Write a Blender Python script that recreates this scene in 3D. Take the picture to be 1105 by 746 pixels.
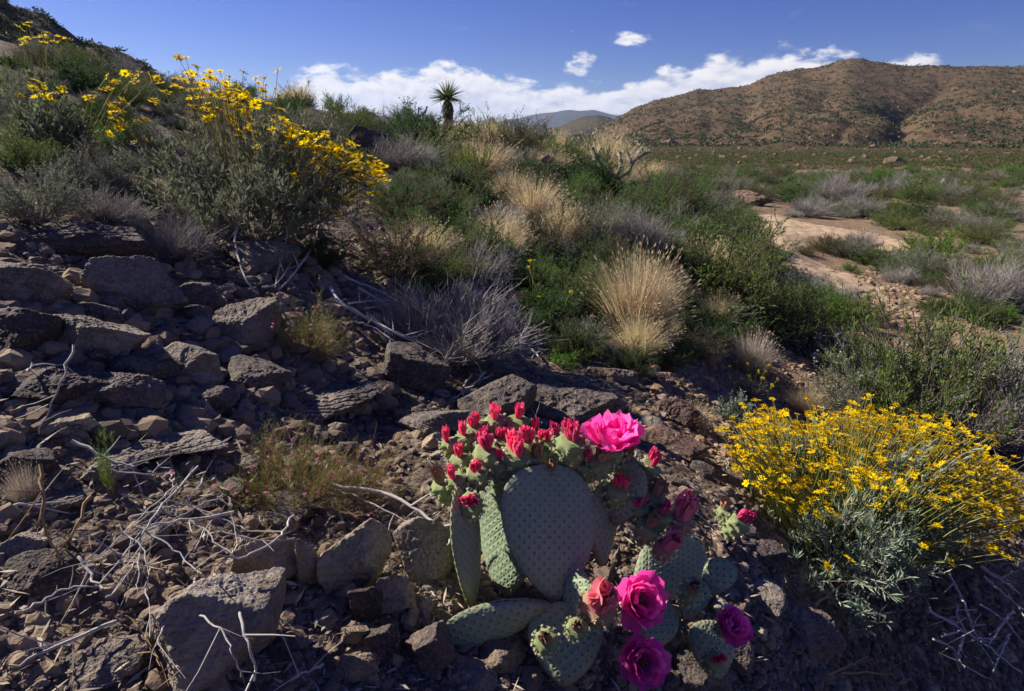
import bpy, math, random
import numpy as np
from mathutils import Matrix, Vector

R = math.radians
for o in list(bpy.data.objects):
    bpy.data.objects.remove(o)
S = bpy.context.scene
COL = S.collection

# ---------------------------------------------------------------- camera, sky, sun, exposure
FPX, CX, CY, PITCH = 640.0, 552.5, 373.0, R(19.2)
cam = bpy.data.cameras.new('camera'); camo = bpy.data.objects.new('camera', cam); COL.objects.link(camo)
cam.sensor_width = 36.0; cam.lens = 36.0 * FPX / 1105.0
cam.clip_start = 0.02; cam.clip_end = 30000
camo.location = (0, 0, 0); camo.rotation_euler = (R(90) - PITCH, 0, 0)
S.camera = camo

SUN_EL, SUN_AZ = R(35), R(-63)            # azimuth from +Y towards +X
SUN = Vector((math.sin(SUN_AZ) * math.cos(SUN_EL), math.cos(SUN_AZ) * math.cos(SUN_EL), math.sin(SUN_EL)))
sl = bpy.data.lights.new('sun', 'SUN'); slo = bpy.data.objects.new('sun', sl); COL.objects.link(slo)
sl.energy = 5.0; sl.angle = R(0.55); sl.color = (1.0, 0.92, 0.80)
slo.rotation_euler = SUN.to_track_quat('Z', 'Y').to_euler()
S.view_settings.view_transform = 'Standard'; S.view_settings.look = 'None'
S.view_settings.exposure = 0.9; S.view_settings.gamma = 1.0
S.view_settings.use_curve_mapping = False
S.render.engine = 'CYCLES'
S.cycles.use_denoising = True
S.cycles.max_bounces = 6; S.cycles.diffuse_bounces = 3; S.cycles.glossy_bounces = 2
S.cycles.transmission_bounces = 3; S.cycles.transparent_max_bounces = 6; S.cycles.volume_bounces = 0

W = bpy.data.worlds.new('World'); S.world = W; W.use_nodes = True


class NT:
    """small helper round a node tree"""
    def __init__(s, nt):
        s.nt = nt; s.n = nt.nodes; s.l = nt.links
    def new(s, t, **kw):
        n = s.n.new(t)
        for k, v in kw.items():
            setattr(n, k, v)
        return n
    def put(s, sock, v):
        if hasattr(v, 'is_output') or isinstance(v, bpy.types.NodeSocket):
            s.l.new(v, sock)
        else:
            if sock.type == 'RGBA' and len(v) == 3:
                v = (*v, 1.0)
            sock.default_value = v
    def math(s, op, a, b=0.0, c=None, clamp=False):
        n = s.new('ShaderNodeMath', operation=op, use_clamp=clamp)
        s.put(n.inputs[0], a); s.put(n.inputs[1], b)
        if c is not None: s.put(n.inputs[2], c)
        return n.outputs[0]
    def smooth(s, x, a, b):
        n = s.new('ShaderNodeMapRange', interpolation_type='SMOOTHSTEP')
        s.put(n.inputs[0], x); n.inputs[1].default_value = a; n.inputs[2].default_value = b
        n.inputs[3].default_value = 0; n.inputs[4].default_value = 1
        return n.outputs[0]
    def maprange(s, x, a, b, c, d):
        n = s.new('ShaderNodeMapRange')
        s.put(n.inputs[0], x)
        for i, v in enumerate((a, b, c, d)): n.inputs[i + 1].default_value = v
        return n.outputs[0]
    def mix(s, f, a, b, blend='MIX'):
        n = s.new('ShaderNodeMix', data_type='RGBA', blend_type=blend)
        s.put(n.inputs[0], f); s.put(n.inputs[6], a); s.put(n.inputs[7], b)
        return n.outputs[2]
    def noise(s, vec, scale, detail=4, rough=.55, dist=0.0):
        n = s.new('ShaderNodeTexNoise')
        if vec is not None: s.l.new(vec, n.inputs['Vector'])
        n.inputs['Scale'].default_value = scale; n.inputs['Detail'].default_value = detail
        n.inputs['Roughness'].default_value = rough; n.inputs['Distortion'].default_value = dist
        return n.outputs['Fac']
    def voronoi(s, vec, scale, feature='F1', out='Distance', rnd=1.0):
        n = s.new('ShaderNodeTexVoronoi', feature=feature)
        if vec is not None: s.l.new(vec, n.inputs['Vector'])
        n.inputs['Scale'].default_value = scale
        n.inputs['Randomness'].default_value = rnd
        return n.outputs[out]
    def comb(s, x, y, z):
        n = s.new('ShaderNodeCombineXYZ')
        for i, v in enumerate((x, y, z)): s.put(n.inputs[i], v)
        return n.outputs[0]


def build_world():
    t = NT(W.node_tree); t.n.clear()
    sky = t.new('ShaderNodeTexSky', sky_type='NISHITA')
    sky.sun_disc = False; sky.sun_elevation = SUN_EL; sky.sun_rotation = SUN_AZ
    sky.altitude = 900; sky.air_density = 1.0; sky.dust_density = 0.25; sky.ozone_density = 2.6
    tc = t.new('ShaderNodeTexCoord'); sep = t.new('ShaderNodeSeparateXYZ')
    t.l.new(tc.outputs['Generated'], sep.inputs[0])
    x, y, z = sep.outputs
    az = t.math('MULTIPLY', t.math('ARCTAN2', x, y), 57.2958)
    el = t.math('MULTIPLY', t.math('ARCSINE', z), 57.2958)
    vec = t.comb(t.math('MULTIPLY', az, 0.16), t.math('MULTIPLY', el, 0.34), 0.0)
    vec_s = t.comb(t.math('ADD', t.math('MULTIPLY', az, 0.16), -0.07), t.math('ADD', t.math('MULTIPLY', el, 0.34), 0.16), 0.0)
    n1 = t.noise(vec, 1.7, 7, .60, .2)
    n1s = t.noise(vec_s, 1.7, 5, .60, .2)
    low = t.noise(t.comb(t.math('MULTIPLY', az, 0.055), 3.7, 1.0), 1.0, 2, .5)
    # long bank of cumulus low over the horizon
    fc = t.new('ShaderNodeFloatCurve'); cv = fc.mapping.curves[0]
    tops = ((-40, 2.5), (-22, 2.6), (-20, 5.0), (-14, 5.5), (-6, 6.0), (0, 5.1), (5, 4.5), (9, 4.6), (12, 5.4), (16, 6.3), (22, 7.0), (27, 6.6), (30, 5.4), (33, 6.9), (36, 5.6), (38, 7.2), (60, 5.0))
    for i, (a, e) in enumerate(tops):
        q = ((a + 40) / 100, e / 10)
        if i < 1: cv.points[0].location = q
        elif i == len(tops) - 1: cv.points[len(cv.points) - 1].location = q
        else: cv.points.new(*q)
    fc.mapping.update()
    t.put(fc.inputs['Value'], t.math('DIVIDE', t.math('ADD', az, 40.0), 100.0, clamp=True))
    top = t.math('ADD', t.math('MULTIPLY', fc.outputs[0], 10.0), t.math('MULTIPLY', t.math('SUBTRACT', low, .5), 1.2))
    h = t.math('SUBTRACT', top, el)
    bank = t.math('MULTIPLY', h, 0.42)
    bank = t.math('MINIMUM', bank, 1.1)
    ends = t.math('ADD', t.math('SUBTRACT', 1.0, t.smooth(az, -24, -18)), t.smooth(az, 27, 40))
    bank = t.math('SUBTRACT', bank, t.math('MULTIPLY', ends, 1.4))
    bank = t.math('SUBTRACT', bank, t.math('MULTIPLY', t.math('SUBTRACT', 1.0, t.smooth(el, -1, 1.0)), 0.2))
    def blob(a0, e0, ra, re, amp):
        da = t.math('DIVIDE', t.math('SUBTRACT', az, a0), ra); de = t.math('DIVIDE', t.math('SUBTRACT', el, e0), re)
        q = t.math('ADD', t.math('MULTIPLY', da, da), t.math('MULTIPLY', de, de))
        return t.math('SUBTRACT', amp, t.math('MULTIPLY', q, 0.5))
    f = bank
    for b in ((9.9, 7.9, 2.0, .9, .17), (7.3, 6.3, 3.4, 1.2, .22), (5.3, 8.7, .9, .4, .06), (2.6, 6.0, .8, .4, .10),
              (24.0, 11.2, 2.6, .8, .0), (-30, 12, 3, .5, -.1),
              (60, 9, 9, 3, .4), (-75, 8, 9, 3, .3), (120, 9, 14, 4, .4), (170, 8, 14, 4, .4), (-140, 9, 12, 3, .4)):
        f = t.math('MAXIMUM', f, blob(*b))
    dens = t.math('ADD', f, t.math('MULTIPLY', t.math('SUBTRACT', n1, .5), 2.7))
    mask = t.smooth(dens, 0.0, 0.46)
    dens_s = t.math('MULTIPLY', t.math('SUBTRACT', n1s, n1), 1.0)
    shade = t.smooth(t.math('ADD', t.math('ADD', dens_s, t.math('MULTIPLY', t.math('SUBTRACT', h, 2.2), 0.05)), t.math('MULTIPLY', dens, .06)), -0.16, 0.34)
    ccol = t.mix(shade, (11.2, 10.9, 10.8), (6.0, 6.2, 8.0))
    # thin high streaks
    wn = t.noise(t.comb(t.math('MULTIPLY', az, .10), t.math('MULTIPLY', el, .45), 5.0), 1.3, 6, .65, .6)
    wm = t.math('MULTIPLY', t.smooth(wn, .60, .86), t.math('MULTIPLY', t.smooth(el, 5, 10), .35))
    hs = t.new('ShaderNodeHueSaturation'); hs.inputs['Saturation'].default_value = 1.34; hs.inputs['Hue'].default_value = .528
    t.l.new(sky.outputs[0], hs.inputs['Color'])
    skyc = t.mix(1.0, hs.outputs[0], (0.61, 0.68, 0.97), 'MULTIPLY')
    c = t.mix(wm, skyc, (9, 9.2, 9.8))
    c = t.mix(mask, c, ccol)
    bg = t.new('ShaderNodeBackground'); bg.inputs['Strength'].default_value = 0.05
    t.l.new(c, bg.inputs['Color'])
    out = t.new('ShaderNodeOutputWorld'); t.l.new(bg.outputs[0], out.inputs['Surface'])


build_world()

# ---------------------------------------------------------------- helpers
rng = np.random.default_rng(20)
random.seed(20)


def _hash(ix, iy, iz, seed):
    h = (ix.astype(np.int64) * 374761393 + iy.astype(np.int64) * 668265263 + iz.astype(np.int64) * 1274126177 + seed * 974634777) & 0xffffffff
    h = ((h ^ (h >> 13)) * 1274126177) & 0xffffffff
    h = ((h ^ (h >> 16)) * 2246822519) & 0xffffffff
    return ((h ^ (h >> 15)) & 0xffffff) / float(0xffffff)


def vnoise(P, seed=0):
    P = np.asarray(P, float); I = np.floor(P).astype(np.int64); F = P - I
    u = F * F * F * (F * (F * 6 - 15) + 10)
    out = 0
    for dx in (0, 1):
        wx = u[:, 0] if dx else 1 - u[:, 0]
        for dy in (0, 1):
            wy = u[:, 1] if dy else 1 - u[:, 1]
            for dz in (0, 1):
                wz = u[:, 2] if dz else 1 - u[:, 2]
                out = out + wx * wy * wz * _hash(I[:, 0] + dx, I[:, 1] + dy, I[:, 2] + dz, seed)
    return out * 2 - 1


def fbm(P, octv=4, seed=0, rough=.5):
    a, s, tot = 1.0, 0.0, 0.0
    P = np.asarray(P, float)
    for k in range(octv):
        s = s + a * vnoise(P * (2 ** k) + 17.3 * k, seed + k); tot += a; a *= rough
    return s / tot


def ridged(P, octv=4, seed=0):
    a, s, tot = 1.0, 0.0, 0.0
    for k in range(octv):
        s = s + a * (1 - np.abs(vnoise(P * (2 ** k) + 9.1 * k, seed + k)) * 2); tot += a; a *= .5
    return s / tot


def norm(v):
    return v / np.maximum(np.linalg.norm(v, axis=-1, keepdims=True), 1e-9)


class MB:
    """collects vertices and tri / quad faces with material numbers; mesh() makes ONE mesh of them"""
    def __init__(s):
        s.v, s.f3, s.f4, s.m3, s.m4, s.n = [], [], [], [], [], 0
    def add(s, v, f, m=0):
        v = np.asarray(v, float).reshape(-1, 3); f = np.asarray(f, np.int64)
        if f.shape[1] == 3:
            s.f3.append(f + s.n); s.m3.append(np.full(len(f), m))
        else:
            s.f4.append(f + s.n); s.m4.append(np.full(len(f), m))
        s.v.append(v); s.n += len(v)
        return s
    def mesh(s, name, mats, smooth=True, attr=None):
        me = bpy.data.meshes.new(name)
        V = np.concatenate(s.v) if s.v else np.zeros((0, 3))
        f3 = np.concatenate(s.f3) if s.f3 else np.zeros((0, 3), np.int64)
        f4 = np.concatenate(s.f4) if s.f4 else np.zeros((0, 4), np.int64)
        mi = np.concatenate(s.m3 + s.m4) if (s.m3 or s.m4) else np.zeros(0)
        me.vertices.add(len(V)); me.vertices.foreach_set('co', V.astype(np.float32).ravel())
        nl = f3.size + f4.size
        me.loops.add(nl); me.loops.foreach_set('vertex_index', np.concatenate([f3.ravel(), f4.ravel()]).astype(np.int32))
        me.polygons.add(len(f3) + len(f4))
        st = np.concatenate([np.arange(len(f3)) * 3, f3.size + np.arange(len(f4)) * 4]).astype(np.int32)
        me.polygons.foreach_set('loop_start', st)
        me.polygons.foreach_set('material_index', mi.astype(np.int32))
        me.polygons.foreach_set('use_smooth', np.full(len(st), smooth))
        for m in (mats if isinstance(mats, (list, tuple)) else [mats]):
            me.materials.append(m)
        if attr is not None:
            for k, a in attr.items():
                at = me.attributes.new(k, 'FLOAT', 'POINT'); at.data.foreach_set('value', np.asarray(a, np.float32))
        me.update(calc_edges=True); me.validate()
        return me


def link(name, me, parent=None):
    o = bpy.data.objects.new(name, me); COL.objects.link(o)
    if parent is not None: o.parent = parent
    return o


def tag(o, label=None, cat=None, group=None, kind=None):
    for k, v in (('label', label), ('category', cat), ('group', group), ('kind', kind)):
        if v: o[k] = v
    return o


def empty(name, loc=(0, 0, 0), rz=0, scale=(1, 1, 1)):
    o = bpy.data.objects.new(name, None); COL.objects.link(o)
    o.location = loc; o.rotation_euler = (0, 0, rz); o.scale = scale; o.empty_display_size = .1
    return o


def bez(a, c, b, k):
    t = np.linspace(0, 1, k)[None, :, None]
    return (1 - t) ** 2 * a[:, None] + 2 * t * (1 - t) * c[:, None] + t ** 2 * b[:, None]


def tubes(mb, P, Rr, sides=3, m=0, cap=False):
    """P (n,k,3) polylines with radii Rr (n,k)"""
    n, k, _ = P.shape
    T = np.empty_like(P); T[:, 1:-1] = P[:, 2:] - P[:, :-2]; T[:, 0] = P[:, 1] - P[:, 0]; T[:, -1] = P[:, -1] - P[:, -2]
    T = norm(T)
    ref = np.tile(np.array([0.31, 0.17, 0.93]), (n, 1)); tm = norm(P[:, -1] - P[:, 0])
    bad = np.abs((ref * tm).sum(1)) > .9; ref[bad] = [0.9, .3, 0.1]
    A = norm(np.cross(T, ref[:, None])); B = np.cross(T, A)
    ang = np.arange(sides) * 2 * np.pi / sides
    ring = P[:, :, None] + Rr[:, :, None, None] * (np.cos(ang)[None, None, :, None] * A[:, :, None] + np.sin(ang)[None, None, :, None] * B[:, :, None])
    idx = np.arange(n * k * sides).reshape(n, k, sides)
    a = idx[:, :-1]; b = idx[:, 1:]
    F = np.stack([a, np.roll(a, -1, 2), np.roll(b, -1, 2), b], -1).reshape(-1, 4)
    mb.add(ring.reshape(-1, 3), F, m)
    if cap:
        for e in (0, k - 1):
            c = P[:, e]; base = idx[:, e]
            V = np.concatenate([ring[:, e].reshape(-1, 3), c]); nn = n * sides
            ii = np.arange(nn).reshape(n, sides)
            F3 = np.stack([ii, np.roll(ii, -1, 1), np.repeat((nn + np.arange(n))[:, None], sides, 1)], -1).reshape(-1, 3)
            mb.add(V, F3, m)


def leaves(mb, C, D, N, L, Wd, m=0, fold=0.0):
    """diamond leaves: base C, direction D, side from N"""
    D = norm(D); Sd = norm(np.cross(D, N)); Up = np.cross(Sd, D)
    L = np.asarray(L)[:, None]; Wd = np.asarray(Wd)[:, None]
    mid = C + D * L * .55 + Up * L * fold
    V = np.stack([C, mid - Sd * Wd * .5, C + D * L, mid + Sd * Wd * .5], 1)
    F = np.arange(len(C) * 4).reshape(-1, 4)
    mb.add(V.reshape(-1, 3), F, m)


def blades(mb, A, Cc, B, wid, k=5, m=0, side=None):
    """flat tapered strips along bezier curves"""
    P = bez(A, Cc, B, k); n = len(A)
    d = norm(B - A)
    if side is None:
        side = norm(np.cross(d, norm(rng.normal(size=(n, 3)))))
    w = (np.asarray(wid)[:, None] * np.linspace(1, .12, k)[None]) / 2
    V = np.stack([P - side[:, None] * w[..., None], P + side[:, None] * w[..., None]], 2)
    idx = np.arange(n * k * 2).reshape(n, k, 2)
    F = np.stack([idx[:, :-1, 0], idx[:, :-1, 1], idx[:, 1:, 1], idx[:, 1:, 0]], -1).reshape(-1, 4)
    mb.add(V.reshape(-1, 3), F, m)


def rdirs(n, r=None):
    r = r or rng
    return norm(r.normal(size=(n, 3)))


_ico = {}
def ico(sub):
    if sub in _ico: return _ico[sub]
    p = (1 + 5 ** .5) / 2
    V = [(-1, p, 0), (1, p, 0), (-1, -p, 0), (1, -p, 0), (0, -1, p), (0, 1, p), (0, -1, -p), (0, 1, -p), (p, 0, -1), (p, 0, 1), (-p, 0, -1), (-p, 0, 1)]
    F = [(0, 11, 5), (0, 5, 1), (0, 1, 7), (0, 7, 10), (0, 10, 11), (1, 5, 9), (5, 11, 4), (11, 10, 2), (10, 7, 6), (7, 1, 8), (3, 9, 4), (3, 4, 2), (3, 2, 6), (3, 6, 8), (3, 8, 9), (4, 9, 5), (2, 4, 11), (6, 2, 10), (8, 6, 7), (9, 8, 1)]
    V = [np.array(v) / np.linalg.norm(v) for v in V]
    for _ in range(sub):
        cache, F2 = {}, []
        def mid(a, b):
            k = (min(a, b), max(a, b))
            if k not in cache:
                m = V[a] + V[b]; V.append(m / np.linalg.norm(m)); cache[k] = len(V) - 1
            return cache[k]
        for a, b, c in F:
            ab, bc, ca = mid(a, b), mid(b, c), mid(c, a)
            F2 += [(a, ab, ca), (b, bc, ab), (c, ca, bc), (ab, bc, ca)]
        F = F2
    _ico[sub] = (np.array(V), np.array(F))
    return _ico[sub]


# ---------------------------------------------------------------- materials
def mat(name):
    m = bpy.data.materials.new(name); m.use_nodes = True
    t = NT(m.node_tree); t.n.clear()
    out = t.new('ShaderNodeOutputMaterial')
    return m, t, out


def principled(t, col, rough=.8, spec=.25, normal=None, sheen=0.0):
    p = t.new('ShaderNodeBsdfPrincipled')
    t.put(p.inputs['Base Color'], col); t.put(p.inputs['Roughness'], rough)
    p.inputs['Specular IOR Level'].default_value = spec
    if normal is not None: t.l.new(normal, p.inputs['Normal'])
    return p.outputs[0]


def bump(t, h, strength=.5, dist=.01):
    b = t.new('ShaderNodeBump'); b.inputs['Strength'].default_value = strength; b.inputs['Distance'].default_value = dist
    t.l.new(h, b.inputs['Height'])
    return b.outputs[0]


def leafmat(name, col, col2=None, trans=.35, var=.45, rough=.7, spec=.2, hue=.03):
    """leaf: colour varies from leaf to leaf and a little from plant to plant; light passes through"""
    m, t, out = mat(name)
    g = t.new('ShaderNodeNewGeometry'); oi = t.new('ShaderNodeObjectInfo')
    r = g.outputs['Random Per Island']
    c = t.mix(r, col, col2 or tuple(x * .7 for x in col))
    hs = t.new('ShaderNodeHueSaturation')
    t.put(hs.inputs['Hue'], t.maprange(oi.outputs['Random'], 0, 1, .5 - hue, .5 + hue))
    w = t.new('ShaderNodeTexWhiteNoise', noise_dimensions='1D'); t.l.new(r, w.inputs['W'])
    t.put(hs.inputs['Value'], t.math('ADD', t.math('MULTIPLY', w.outputs['Value'], var * 1.3), t.math('ADD', 1 - var * .8, t.math('MULTIPLY', oi.outputs['Random'], .3))))
    hs.inputs['Saturation'].default_value = 1.10
    t.l.new(c, hs.inputs['Color'])
    p = principled(t, hs.outputs[0], rough, spec)
    tr = t.new('ShaderNodeBsdfTranslucent'); t.l.new(hs.outputs[0], tr.inputs['Color'])
    mx = t.new('ShaderNodeMixShader'); mx.inputs[0].default_value = trans
    t.l.new(p, mx.inputs[1]); t.l.new(tr.outputs[0], mx.inputs[2]); t.l.new(mx.outputs[0], out.inputs['Surface'])
    return m


def barkmat(name, col, col2, scale=60, rough=.85):
    m, t, out = mat(name)
    tc = t.new('ShaderNodeTexCoord'); g = t.new('ShaderNodeNewGeometry')
    n = t.noise(tc.outputs['Object'], scale, 4)
    c = t.mix(t.math('ADD', t.math('MULTIPLY', n, .6), t.math('MULTIPLY', g.outputs['Random Per Island'], .5)), col, col2)
    t.l.new(principled(t, c, rough, .2, bump(t, n, .4, .004)), out.inputs['Surface'])
    return m


def rockmat(name, base, dark, warm, lichen=.5):
    m, t, out = mat(name)
    tc = t.new('ShaderNodeTexCoord'); oi = t.new('ShaderNodeObjectInfo'); g = t.new('ShaderNodeNewGeometry')
    off = t.new('ShaderNodeVectorMath', operation='ADD')
    pos = g.outputs['Position']; t.l.new(pos, off.inputs[0])
    t.put(off.inputs[1], t.comb(t.math('MULTIPLY', oi.outputs['Random'], 37.0), 0.0, t.math('MULTIPLY', oi.outputs['Random'], 11.0)))
    v = off.outputs[0]
    n1 = t.noise(v, 9, 6, .6, .3); n2 = t.noise(v, 55, 5, .65); n3 = t.noise(v, 220, 3, .6)
    lay = t.new('ShaderNodeMapping'); t.l.new(v, lay.inputs['Vector']); lay.inputs['Scale'].default_value = (14, 20, 90); lay.inputs['Rotation'].default_value = (.35, .5, .2)
    n4 = t.noise(lay.outputs[0], 1.0, 4, .6, .4)
    c = t.mix(t.smooth(n1, .35, .68), dark, base)
    c = t.mix(t.math('MULTIPLY', t.smooth(n2, .45, .75), .75), c, warm)
    c = t.mix(t.math('MULTIPLY', t.smooth(n4, .5, .7), .4), c, tuple(x * .55 for x in dark))
    c = t.mix(t.math('MULTIPLY', t.smooth(t.noise(v, 26, 6, .75, .6), .60, .70), lichen), c, (.36, .35, .30))
    c = t.mix(t.math('MULTIPLY', t.smooth(n3, .55, .75), .5), c, (.46, .43, .38))
    c = t.mix(t.math('MULTIPLY', t.smooth(n3, .45, .3), .45), c, (.03, .027, .025))
    hs = t.new('ShaderNodeHueSaturation'); t.l.new(c, hs.inputs['Color'])
    t.put(hs.inputs['Value'], t.maprange(oi.outputs['Random'], 0, 1, .6, 1.35))
    t.put(hs.inputs['Hue'], t.maprange(oi.outputs['Random'], 0, 1, .478, .512))
    hgt = t.math('ADD', t.math('ADD', t.math('MULTIPLY', n2, .6), t.math('MULTIPLY', n3, .3)), t.math('MULTIPLY', n4, .3))
    t.l.new(principled(t, hs.outputs[0], .82, .3, bump(t, hgt, 1.0, .010)), out.inputs['Surface'])
    return m


M = {}
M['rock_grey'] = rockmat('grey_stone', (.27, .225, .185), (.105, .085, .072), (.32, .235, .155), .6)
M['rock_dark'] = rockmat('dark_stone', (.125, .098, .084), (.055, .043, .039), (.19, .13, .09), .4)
M['rock_red'] = rockmat('reddish_stone', (.22, .135, .095), (.09, .055, .045), (.27, .18, .12), .2)
M['rock_tan'] = rockmat('tan_stone', (.34, .27, .19), (.17, .125, .085), (.38, .27, .16), .35)
M['twig'] = barkmat('grey_twig', (.16, .145, .13), (.36, .33, .30))
M['twig_dark'] = barkmat('dark_twig', (.06, .05, .04), (.15, .125, .10))
M['dead'] = barkmat('bleached_wood', (.30, .27, .24), (.55, .51, .47))
M['dead_brown'] = barkmat('brown_dead_stem', (.22, .13, .06), (.38, .25, .12))
M['lav'] = leafmat('lavender_grey_twig', (.25, .225, .215), (.36, .335, .31), .1, .5, hue=.01)
M['green'] = leafmat('fresh_green_leaf', (.115, .205, .048), (.165, .215, .07), .35, .55)
M['dgreen'] = leafmat('dark_green_leaf', (.050, .105, .030), (.075, .125, .038), .3, .5)
M['bgreen'] = leafmat('bright_green_leaf', (.10, .20, .035), (.16, .25, .05), .4, .4)
M['ggreen'] = leafmat('grey_green_leaf', (.15, .185, .11), (.22, .235, .155), .25, .5)
M['olive'] = leafmat('olive_leaf', (.10, .105, .045), (.15, .13, .06), .3, .5)
M['silver'] = leafmat('silvery_leaf', (.20, .265, .19), (.28, .33, .24), .2, .4, hue=.01)
M['straw'] = leafmat('straw_blade', (.50, .41, .25), (.58, .49, .33), .35, .45, hue=.012)
M['straw_dry'] = leafmat('dry_grey_blade', (.38, .32, .26), (.46, .40, .33), .25, .45, hue=.01)
M['stalk'] = leafmat('flower_stalk', (.20, .24, .08), (.30, .27, .11), .3, .4)
M['yellow'] = leafmat('yellow_petal', (.95, .68, .015), (.97, .78, .04), .45, .25, .6, .2, .006)
M['disc'] = leafmat('orange_flower_disc', (.78, .42, .015), (.62, .32, .02), .1, .3, hue=.005)
M['pinkf'] = leafmat('small_pink_petal', (.55, .16, .36), (.62, .26, .45), .4, .35, hue=.01)
M['lilac'] = leafmat('lilac_petal', (.50, .45, .62), (.62, .57, .70), .3, .3, hue=.01)
M['yucca'] = leafmat('yucca_blade', (.13, .16, .065), (.20, .20, .09), .2, .4)
M['thatch'] = leafmat('yucca_dead_leaf', (.20, .15, .09), (.28, .22, .14), .15, .5)
M['spine'] = leafmat('pale_spine', (.62, .58, .44), (.70, .66, .54), .4, .25, hue=.005)
M['cholla'] = barkmat('cholla_skin', (.10, .12, .06), (.17, .17, .09))


def groundmat():
    m, t, out = mat('desert_ground')
    g = t.new('ShaderNodeNewGeometry'); v = g.outputs['Position']
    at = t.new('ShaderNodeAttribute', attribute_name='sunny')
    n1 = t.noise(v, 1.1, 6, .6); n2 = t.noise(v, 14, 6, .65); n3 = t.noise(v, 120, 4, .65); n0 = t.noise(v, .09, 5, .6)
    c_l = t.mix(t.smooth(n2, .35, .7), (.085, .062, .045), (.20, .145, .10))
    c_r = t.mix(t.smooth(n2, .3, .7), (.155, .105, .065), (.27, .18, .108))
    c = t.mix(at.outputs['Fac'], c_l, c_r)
    c = t.mix(t.math('MULTIPLY', t.smooth(n1, .48, .72), .5), c, (.13, .115, .06))
    c = t.mix(t.math('MULTIPLY', t.smooth(n0, .5, .7), .4), c, (.13, .14, .06))
    cell = t.voronoi(v, 70, 'F1', 'Color'); sp = t.new('ShaderNodeSeparateColor'); t.l.new(cell, sp.inputs[0])
    c = t.mix(t.math('MULTIPLY', t.smooth(sp.outputs[0], .6, .95), .55), c, (.36, .28, .21))
    c = t.mix(t.math('MULTIPLY', t.smooth(sp.outputs[1], .7, .95), .5), c, (.06, .048, .04))
    vd = t.voronoi(v, 70)
    h = t.math('ADD', t.math('MULTIPLY', t.math('SUBTRACT', 1.0, vd), .6), t.math('ADD', t.math('MULTIPLY', n3, .5), t.math('MULTIPLY', n2, .8)))
    t.l.new(principled(t, c, .95, .1, bump(t, h, .9, .012)), out.inputs['Surface'])
    return m


def washmat():
    m, t, out = mat('wash_sand')
    g = t.new('ShaderNodeNewGeometry'); v = g.outputs['Position']
    n1 = t.noise(v, .9, 5, .6); n2 = t.noise(v, 9, 5, .6); n3 = t.noise(v, 60, 4, .7)
    c = t.mix(n1, (.38, .275, .175), (.46, .34, .23))
    c = t.mix(t.math('MULTIPLY', t.smooth(n2, .55, .75), .5), c, (.38, .26, .17))
    c = t.mix(t.math('MULTIPLY', t.smooth(n3, .6, .75), .5), c, (.30, .21, .15))
    h = t.math('ADD', t.math('MULTIPLY', n2, 1.0), t.math('MULTIPLY', n3, .4))
    t.l.new(principled(t, c, .95, .1, bump(t, h, .7, .03)), out.inputs['Surface'])
    return m


def hillmat(name, a, b, c2, sc):
    m, t, out = mat(name)
    g = t.new('ShaderNodeNewGeometry'); v = g.outputs['Position']
    n1 = t.noise(v, .012 * sc, 6, .6); n2 = t.noise(v, .08 * sc, 6, .65); n3 = t.noise(v, .5 * sc, 4, .7)
    c = t.mix(t.smooth(n1, .35, .65), a, b)
    c = t.mix(t.math('MULTIPLY', t.smooth(n2, .45, .72), .75), c, c2)
    c = t.mix(t.math('MULTIPLY', t.smooth(n3, .5, .72), .6), c, tuple(x * .45 for x in a))
    h = t.math('ADD', t.math('MULTIPLY', n2, 3.0), t.math('MULTIPLY', n3, 1.0))
    t.l.new(principled(t, c, .95, .05, bump(t, h, .5, 1.5 / sc)), out.inputs['Surface'])
    return m


M['ground'] = groundmat(); M['wash'] = washmat()
M['hill'] = hillmat('hill_slope', (.098, .066, .040), (.120, .080, .048), (.066, .060, .032), 1.0)
M['hill_left'] = hillmat('shaded_hill_slope', (.10, .085, .06), (.13, .11, .07), (.07, .07, .035), 3.0)
M['hill_low'] = hillmat('dark_low_hill', (.055, .055, .03), (.085, .07, .038), (.035, .042, .022), .6)
M['range'] = hillmat('far_range_slope', (.05, .05, .045), (.07, .062, .052), (.035, .04, .035), .2)

# ---------------------------------------------------------------- terrain
cp, sp_ = math.cos(PITCH), math.sin(PITCH)
FW = np.array([0, cp, -sp_]); UP = np.array([0, sp_, cp]); RT = np.array([1.0, 0, 0])


def ray(px, py):
    return FW + RT * ((px - CX) / FPX) - UP * ((py - CY) / FPX)


def P3(px, py, d):
    """the point at depth d metres (along the optical axis) on the sight line of a pixel"""
    return ray(px, py) * d


def project(P):
    P = np.asarray(P); d = P @ FW
    return CX + FPX * (P @ RT) / d, CY - FPX * (P @ UP) / d, d


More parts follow.
